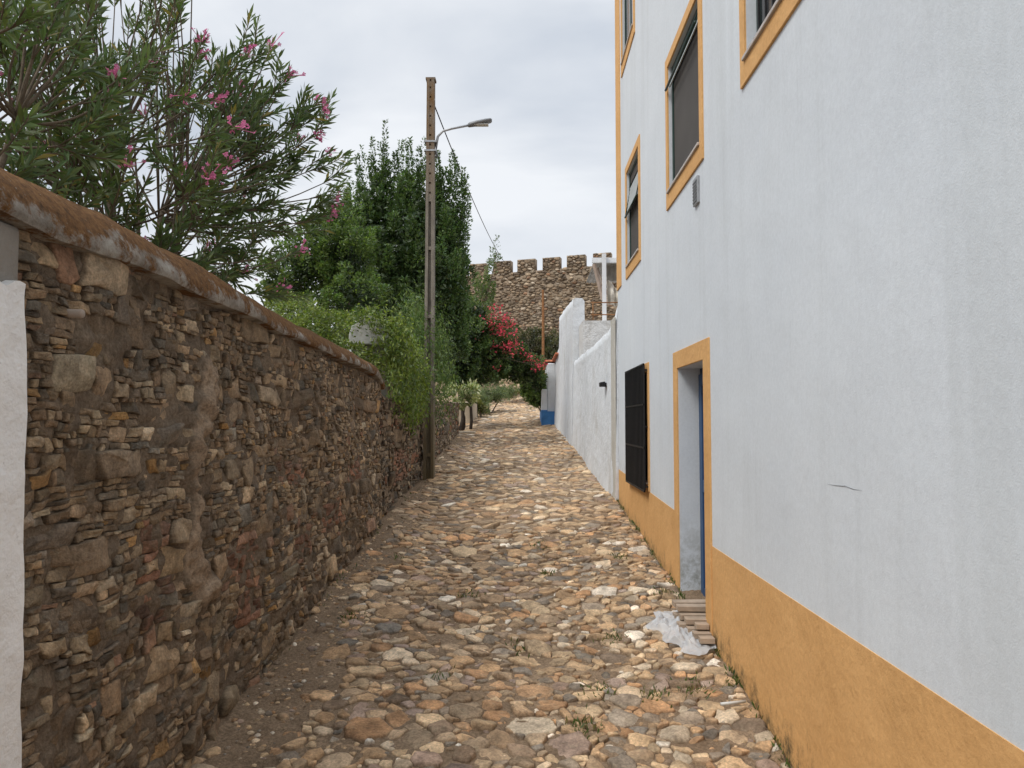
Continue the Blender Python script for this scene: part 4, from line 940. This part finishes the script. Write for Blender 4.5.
# tall leader shoots that make the ragged top
tp = [(385, 138, 1.5), (408, 140, 1.4), (361, 160, 1.2), (372, 155, 1.), (455, 158, 1.3), (440, 165, 1.), (466, 186, 1.2), (350, 185, 1.), (398, 150, 1.), (425, 152, 1.1), (464, 225, 1.), (462, 262, 1.), (462, 170, .9), (418, 160, 1.), (344, 205, .8)]
crown(g, [(tuple(at(px, py-14, 17.2)-Vector((0, 0, .95))), (.1, .1, .1)) for px, py, L_ in tp], 52, 190, .07, .42, (.072, .122, .042), (.125, .19, .056), .12, 1., (1.3, 1.7), .105, 22)
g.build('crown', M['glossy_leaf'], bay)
trunk_geo((bc.x, 17.3, -.9), [l[0] for l in lobes], .13).build('trunk', M['bark'], bay, smooth=True)
# light shrub left of it
sc = at(320, 270, 14)
sh = empty('laurel_shrub', (sc.x, 14, -1), 'mid green laurel shrub between the oleander and the bay tree', 'shrub')
lobes = [lob(325, 250, 14, .75, .8, .75), lob(300, 275, 13.8, .8, .8, .5), lob(345, 262, 13.8, .6, .6, .75), lob(338, 225, 14.2, .4, .5, .5), lob(285, 295, 13.6, .5, .5, .3), lob(350, 300, 13.4, .7, .6, .5)]
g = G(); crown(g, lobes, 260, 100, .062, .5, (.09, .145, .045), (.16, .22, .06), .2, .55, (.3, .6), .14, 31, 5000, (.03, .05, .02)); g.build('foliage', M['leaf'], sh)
trunk_geo((sc.x, 14, -1), [l[0] for l in lobes], .05).build('stems', M['bark'], sh, smooth=True)

# creeper mound along the wall and hanging curtain
def surf_leaves(lobes, n, ll, wr, col, alt, pa, mat, seed, down=.4, shell=.35):
    global rng; rng = np.random.default_rng(seed); g = G(); A = np.array([l[1][0]*l[1][1]+l[1][1]*l[1][2]+l[1][0]*l[1][2] for l in lobes]); A /= A.sum()
    for (c, r), f in zip(lobes, A):
        k = int(n*f); a = unit(rng.normal(size=(k, 3))); s = 1-shell*rng.random(k)**1.5; bump = np.array([mnoise.noise(Vector(q*4+c[0])) for q in (a*np.array(r)).tolist()]) if False else np.array([mnoise.noise(Vector((q[0]*r[0]*4+c[0], q[1]*r[1]*4, q[2]*r[2]*4))) for q in a])
        p = np.array(c)+a*np.array(r)*(s+bump*.3)[:, None]; d = a*.7+rng.normal(size=(k, 3))*.5; d[:, 2] -= down
        leaves(g, p, d, rng.uniform(ll*.7, ll*1.3, k), wr, lcol(k, col, .3, alt, pa)*(1+.5*bump)[:, None])
    return g
lobes = [(tuple(at(px, py, Y)), r) for px, py, Y, r in ((300, 320, 10.5, (.35, .7, .28)), (322, 332, 10.3, (.35, .6, .3)), (338, 326, 10.9, (.25, .4, .22)), (290, 308, 11, (.3, .6, .22)), (322, 350, 9.9, (.3, .5, .28)), (303, 340, 9.8, (.3, .7, .3)), (368, 372, 9.85, (.22, .3, .24)), (352, 356, 9.8, (.2, .35, .18)), (378, 352, 9.95, (.12, .2, .16)))]
g = surf_leaves(lobes, 17000, .045, .5, (.105, .145, .036), (.2, .24, .055), .2, None, 41); o = g.build('creeper', M['leaf']); origin(o, (at(320, 340, 10.3).x, 10.3, .3)); tag(o, 'yellow green creeper mound on the wall top left of the white capped pillar', 'creeper')
def curtain(name, strands, ll, wr, col, alt, pa, seed, label, mat='leaf', spread=.05, dens=60, cat='creeper'):
    global rng; rng = np.random.default_rng(seed); g = G(); ps = []; ds = []; ls = []; cl = []
    for P in strands:
        P = np.array(P); n = int(dens*np.linalg.norm(np.diff(P, axis=0), axis=1).sum()); t = rng.random(n)*(len(P)-1.001); k = t.astype(int); w = (t-k)[:, None]
        p = P[k]*(1-w)+P[k+1]*w+rng.normal(size=(n, 3))*spread; d = unit(P[k+1]-P[k])*.6+rng.normal(size=(n, 3))*.6; ps.append(p); ds.append(d); ls.append(rng.uniform(ll*.7, ll*1.3, n)); cl.append(lcol(n, np.array(col)*rng.uniform(.7, 1.3), .25, alt, pa))
    leaves(g, np.concatenate(ps), np.concatenate(ds), np.concatenate(ls), wr, np.concatenate(cl), droop=.2)
    return g
st = []; random.seed(3)
for i in range(150):      # cascade over the wall from the pillar to the pole
    a = random.random(); y = 9.8+2.6*a+random.uniform(-.2, .2); x = XL-.12+random.uniform(-.3, .3); zt = 1.45-.5*a+random.uniform(-.15, .1)
    zb_ = .22-.3*math.sin(a*3.1)+random.uniform(-.1, .6); xo = XL+.07+random.uniform(0, .12)
    st.append([(x-.25, y-.1, zt-.15), (x, y, zt), (min(x+.2, xo), y, zt-.25), (xo, y, (zt+zb_)/2), (xo+.02, y+random.uniform(-.05, .05), zb_)])
g = curtain('creeper', st, .052, .5, (.105, .15, .036), (.2, .25, .055), .25, 5, '', dens=62, spread=.055)
o = g.build('creeper', M['leaf']); origin(o, (XL, 11, -.2)); tag(o, 'bright green creeper cascading down the wall between capped pillar and pole', 'creeper')
st = []
for i in range(110):      # feathery vine around the pole
    a = random.random(); px = random.uniform(392, 448); top = random.uniform(300, 360)-(abs(px-420) < 12)*15; bot = top+random.uniform(30, 90); Yv = random.uniform(12.3, 14.3)
    if 423 < px < 437: Yv = max(Yv, 13.3)
    A = at(px-10, top, Yv); B = at(px, top+random.uniform(5, 20), Yv); D = at(px+random.uniform(-6, 8), min(bot, 425), Yv)
    st.append([A, B, (B+D)/2+Vector((random.uniform(-.1, .1), 0, 0)), D])
g = curtain('vine', st, .07, .28, (.075, .125, .036), (.14, .19, .055), .2, 6, '', dens=85, spread=.09)
o = g.build('climbing_vine', M['leaf']); origin(o, (XL, 13.3, -.2)); tag(o, 'feathery mid green vine hanging around the middle of the pole', 'vine')

# bougainvillea arching over the street
tb = at(466, 431, 22.2)
bo = empty('bougainvillea', (tb.x, 22.2, -.3), 'red flowering bougainvillea arching from a dark gnarled trunk over the street', 'bougainvillea')
lobes = [lob(445, 330, 22.5, .7, .8, 1.2), lob(462, 350, 22.5, .8, .9, 1.1), lob(480, 345, 23, .7, .8, .9), lob(496, 360, 23.3, .6, .7, .6), lob(512, 368, 23.5, .5, .6, .45), lob(528, 372, 23.8, .45, .5, .42), lob(455, 375, 22.3, .5, .6, .55), lob(478, 376, 22.8, .5, .6, .35), lob(475, 318, 23, .45, .5, .6),lob(537, 382, 24.3, .3, .4, .35)]
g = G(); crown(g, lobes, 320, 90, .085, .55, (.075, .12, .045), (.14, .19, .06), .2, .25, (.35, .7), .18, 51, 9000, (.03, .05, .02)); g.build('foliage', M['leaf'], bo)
g = G(); tg_ = [at(px, py, Y) for px, py, Y in ((452, 380, 22.3), (464, 352, 22.5), (476, 358, 22.8), (458, 345, 22.4), (448, 335, 22.5))]
for t in tg_:
    P = []; b = Vector((tb.x+random.uniform(-.3, .18), 22.2+random.uniform(-.1, .1), -.4)); m = Vector((tb.x+random.uniform(-.2, .2), 22.3, t.z*.55))
    for s in np.linspace(0, 1, 9): P.append(b*(1-s)**2+m*2*s*(1-s)+t*s*s+Vector((math.sin(s*9)*.05, 0, 0)))
    g.tube(P, list(np.linspace(.05, .015, 9)), 7)
g.build('trunk', M['bark_dark'], bo, smooth=True)
rng = np.random.default_rng(77); fl = G(); fps = []
for px, py, n in ((483, 340, 60), (490, 322, 130), (495, 328, 130), (500, 332, 120), (505, 318, 110), (510, 325, 110), (497, 315, 50), (505, 345, 80), (515, 345, 110), (520, 352, 90), (527, 358, 70), (532, 360, 60), (494, 346, 60), (476, 342, 70), (538, 366, 90), (498, 368, 30), (497, 308, 50), (513, 335, 60), (508, 352, 60), (543, 366, 40), (503, 328, 90)):
    n = int(n*.36); c = at(px, py, 22.6 if px < 520 else 23.0); c = np.array(c); r = .15; fps.append(c+rng.normal(size=(n, 3))*np.array([r*.75, r, r*.55]))
for q_ in fps:
    fl = G(); k = len(q_); c_ = q_.mean(0)
    fl.add(np.concatenate([c_[None], q_, q_+[0, 0, .012]]), None, [(0, 1+i_, 1+k+i_) for i_ in range(k)], (.2, .12, .06)); leaves(fl, q_, rng.normal(size=(k, 3)), rng.uniform(.05, .09, k), .85, lcol(k, (.68, .09, .13), .3), .4); fl.build('flower_cluster', M['petal'], bo)
# arching stems holding the flowers
g = G()
for px, py in ((490, 322), (505, 318), (510, 325), (520, 345), (497, 308), (538, 366)):
    a = at(470, 360, 22.7); b = at(px, py, 22.8); g.tube([a, a.lerp(b, .5)+Vector((0, 0, .15)), b], [.012, .009, .005], 5)
g.build('flowering_stems', M['bark'], bo)
g = G(); crown(g, [lob(500, 335, 22.95, .45, .35, .45), lob(515, 350, 23.1, .4, .35, .3), lob(530, 362, 23.3, .35, .3, .25)], 45, 60, .075, .55, (.06, .1, .035), (.1, .15, .05), .2, .2, (.3, .5), .14, 57); g.build('sprays', M['leaf'], bo)
# pale leaved plant
g = G(); crown(g, [lob(457, 393, 21.4, .16, .2, .22), lob(466, 390, 21.5, .22, .25, .12), lob(474, 396, 21.6, .12, .2, .1), lob(460, 402, 21.5, .12, .2, .1)], 26, 45, .13, .35, (.2, .25, .12), (.5, .5, .34), .4, -.5, (.25, .45), .12, 61)
g.tube([(tb.x-.25, 21.6, -.35), (tb.x-.25, 21.6, .2), at(462, 392, 21.5)], [.02, .015, .01], 6, (.1, .08, .05)); o = g.build('variegated_plant', M['leaf']); origin(o, (tb.x-.1, 22, -.3)); tag(o, 'pale cream and green leaved plant hanging above the gateway', 'plant')
# small airy tree in front of the castle
sc = at(482, 300, 25.5); sm = empty('small_tree', (sc.x, 25.5, 0), 'slender mid green tree with airy tip in front of the castle merlons', 'tree')
g = G(); lobes = [lob(484, 285, 25.5, .35, .4, .55), lob(494, 268, 25.5, .14, .2, .5), lob(478, 308, 25.5, .6, .5, .5), lob(497, 252, 25.5, .06, .1, .3)]
crown(g, lobes, 60, 60, .085, .4, (.09, .135, .05), (.15, .2, .07), .15, .7, (.4, .8), .13, 71); g.build('crown', M['leaf'], sm)
trunk_geo((sc.x-.9, 25.5, -.1), [l[0] for l in lobes], .05).build('trunk', M['bark'], sm, smooth=True)
# shrubs at the end of the street
def shrub(label, lobes, nsh, col, alt, seed, ll=.08, wr=.5, name='shrub', bx=0., up=.45, base=None, nl=70, group=None, cat='shrub'):
    c = lobes[0][0]; b = (c[0]+bx, c[1], float(zg(c[1]))); o = empty(name, b, label, cat, group)
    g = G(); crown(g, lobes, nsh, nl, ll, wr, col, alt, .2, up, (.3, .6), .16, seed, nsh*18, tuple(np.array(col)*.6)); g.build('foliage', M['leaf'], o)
    trunk_geo((b[0], b[1], b[2]-.1), [l[0] for l in lobes], .035).build('stems', M['bark'], o, smooth=True)
shrub('rounded green shrub against the terracotta coped wall end on the right', [lob(535, 375, 25.2, .35, .4, .4), lob(541, 390, 25, .2, .3, .3), lob(528, 387, 25.6, .3, .3, .3), lob(536, 398, 25.4, .35, .3, .35)], 90, (.1, .155, .05), (.17, .22, .07), 81, bx=.5)
shrub('low grey green lavender like shrub at the street bend below the bougainvillea', [lob(490, 396, 30, .8, .7, .3), lob(504, 393, 31, .55, .6, .26), lob(478, 400, 29, .45, .6, .3), lob(483, 410, 28, .22, .3, .2)], 150, (.11, .145, .07), (.18, .21, .1), 82, .07, .3)
shrub('small yellow green plant at the foot of the low tan wall', [lob(481, 408, 27.6, .14, .2, .25), lob(477, 402, 27.6, .1, .2, .2)], 14, (.16, .18, .06), (.25, .24, .1), 83, .08, .4)
shrub('wide olive scrub growing along the foot of the castle wall', [lob(505, 345, 43, 1.6, 1.2, .9), lob(535, 345, 43, 1.4, 1.2, 1.0), lob(560, 350, 42, 1.4, 1.2, 1.0), lob(480, 340, 43, 1.5, 1.2, 1.2), lob(515, 368, 41, 2.0, 1.2, .8), lob(545, 372, 41, 1.5, 1.2, .9)], 320, (.085, .09, .048), (.15, .14, .08), 84, .15, .35)
shrub('dark shrub on the rocky slope behind the bougainvillea arch', [lob(530, 378, 37, .9, .8, .6), lob(515, 371, 38, .8, .8, .4), lob(490, 375, 37.5, 1.1, .8, .6)], 120, (.05, .075, .03), (.09, .11, .045), 85, .11, .4)
# boulders of the rocky slope
rng = np.random.default_rng(3); random.seed(8)
for i, (px, py, Y, r, lb) in enumerate(((512, 383, 35.5, .42, 'largest pale boulder on the slope under the arch'), (520, 389, 35, .32, 'pale boulder nearest the white wall under the arch'), (505, 388, 35.2, .3, 'small boulder left of the largest pale boulder'), (524, 382, 36.2, .3, 'flat boulder at the back right of the rocky slope'))):
    p = at(px, py, Y); g = G(); V = []; n = 12; m = 7
    for a in range(m+1):
        for b in range(n):
            th = math.pi*a/m; ph = 2*math.pi*b/n; d = Vector((math.sin(th)*math.cos(ph), math.sin(th)*math.sin(ph), math.cos(th))); k = 1+.35*mnoise.noise(d*1.6+Vector((i*3, 0, 0))); V.append(tuple(Vector(p)+Vector((d.x*r*1.3, d.y*r, d.z*r*.7))*k))
    q = [(a*n+b, (a+1)*n+b, (a+1)*n+(b+1) % n, a*n+(b+1) % n) for a in range(m) for b in range(n)]; g.add(V, q, col=(.36, .27, .18)); o = g.build('boulder', M['cobble'], smooth=True); origin(o, (p.x, p.y, p.z-r*.6)); tag(o, lb, 'boulder', 'boulders on the slope')

# ------------------------------------------------------------------ planks, plastic sheet and bits at the door
random.seed(4)
bd = [(0, 6.30, 'rear board against the door threshold, lowest layer'), ]
DY = -.25
lay = [(5.66, 1.19, 1.36, 0), (5.76, 1.17, 1.345, 0), (5.86, 1.15, 1.35, 0), (5.96, 1.10, 1.34, 0), (6.06, 1.13, 1.35, 0), (6.16, 1.11, 1.34, 0), (5.82, 1.20, 1.345, 1), (5.93, 1.15, 1.34, 1), (6.03, 1.13, 1.345, 1), (6.13, 1.15, 1.34, 1), (6.08, 1.12, 1.34, 2), (6.18, 1.11, 1.34, 2)]
LB = ['nearest board of the stack, lying on the plastic', 'second board from the near end, bottom layer', 'third board from the near end, bottom layer', 'board sticking out furthest into the street, bottom layer', 'fifth board from the near end, bottom layer', 'rearmost board of the bottom layer by the door jamb',
      'nearest board of the middle layer', 'second board of the middle layer', 'third board of the middle layer', 'rearmost board of the middle layer', 'front board of the two on top of the stack', 'topmost rear board of the stack by the door jamb']
for (y, xa, xb, ly), lb in zip(lay, LB):
    y += DY; xa += .04; xb = XR-.018 if y < 5.6 else XR+.1
    z = float(street_z(1.2, y))+.048+ly*.043+(5.8-y)*.03; g = G(); a = random.uniform(-.05, .05); cx = (xa+xb)/2
    Mx = Matrix.Translation((cx, y, z)) @ Matrix.Rotation(a, 4, 'Z') @ Matrix.Rotation(random.uniform(-.04, .04), 4, 'X'); hl = (xb-xa)/2
    g.box((-hl, -.043, 0), (hl, .043, .038), M=Mx); o = g.build('wooden_board', M['wood'], bevel=.003); origin(o, (cx, y, z)); tag(o, 'short weathered '+lb, 'board', 'boards stacked at the doorstep')
g = G(); n = 46; m = 34; V = []
for i in range(n+1):
    for j in range(m+1):
        s, t = i/n, j/m; y = 5.3+.8*s; w0 = 1.03+.04*math.sin(s*7)+.03*math.sin(s*17)-.04*math.sin(math.pi*s)+.1*max(0, .25-s)*2; x = w0+(1.335-w0)*t; y += .05*math.sin(t*6+2)*(1-s)
        h = abs(mnoise.fractal(Vector((x*6, y*6, 1)), 1, 2, 4))*.06+.05*abs(mnoise.noise(Vector((x*22, y*17, 4)))); ed = min(1, 6*t, 5*s, 5*(1-s)); V.append((x, y, float(street_z(x, y))+.045+h*(.3+.7*ed)-.02*(1-ed)))
q = [(i*(m+1)+j, (i+1)*(m+1)+j, (i+1)*(m+1)+j+1, i*(m+1)+j+1) for i in range(n) for j in range(m)]; g.add(V, q)
o = g.build('plastic_sheet', M['film'], smooth=True); origin(o, (1.2, 5.8, float(zg(5.8)))); tag(o, 'crumpled translucent plastic sheet under the boards by the door', 'plastic sheet')
p = at(790, 568+0, 4.2); y = 4.45; g = G(); z = float(street_z(1.2, y))+.06; g.tube([(1.13, y, z), (1.28, y+.03, z+.005)], [.009, .008], 7); o = g.build('broken_pipe', M['lens'], smooth=True); origin(o, (1.2, y, z)); tag(o, 'short pale pipe piece lying on the stones by the ochre band', 'debris')
# weeds
rng = np.random.default_rng(12); g = G(); sp = []
for px, py, n, s in ((700, 598, 60, .06), (672, 548, 40, .05), (710, 612, 50, .05), (585, 735, 50, .05), (545, 575, 25, .04), (350, 628, 20, .05), (665, 605, 30, .05), (610, 640, 30, .06), (540, 545, 20, .05), (690, 690, 45, .06), (440, 690, 12, .05), (520, 650, 20, .06), (620, 560, 25, .05), (470, 600, 14, .05), (655, 700, 30, .05), (400, 560, 14, .05), (735, 690, 40, .05), (600, 690, 25, .06)):
    d = RC @ Vector(((px-512)/F, -(py-384)/F, -1)); t = 3.
    for _ in range(60):
        if (d*t).z < zg((d*t).y): break
        t += .1
    q_ = d*t; c = rng.normal(size=(n*2, 3))*s; sp.append(np.stack([q_.x+c[:, 0], q_.y+c[:, 1]*1.2, 0*c[:, 0]], 1))
n = 1500; y = 2.6+8.2*rng.random(n); sp.append(np.stack([XR-.012-np.abs(rng.normal(size=n))*.02, y, 0*y], 1)[(np.sin(y*5)+np.sin(y*13)+rng.normal(size=n)*.7) > .5])
n = 500; y = 5+14*rng.random(n); sp.append(np.stack([XL+.08+np.abs(rng.normal(size=n))*.04, y, 0*y], 1)[(np.sin(y*3)+rng.normal(size=n)*.7) > .6])
sp = np.concatenate(sp); sp = sp[sp[:, 0] < XR-.003]; sp[:, 2] = street_z(sp[:, 0], sp[:, 1])+.008; n = len(sp); d = rng.normal(size=(n, 3))*.6; d[:, 2] = np.abs(d[:, 2])+.6
leaves(g, sp, d, rng.uniform(.02, .055, n), .22, lcol(n, (.075, .11, .03), .35, (.2, .17, .08), .2)); tag(g.build('weeds', M['leaf']), 'sparse green weeds and moss growing between the cobbles', kind='stuff')
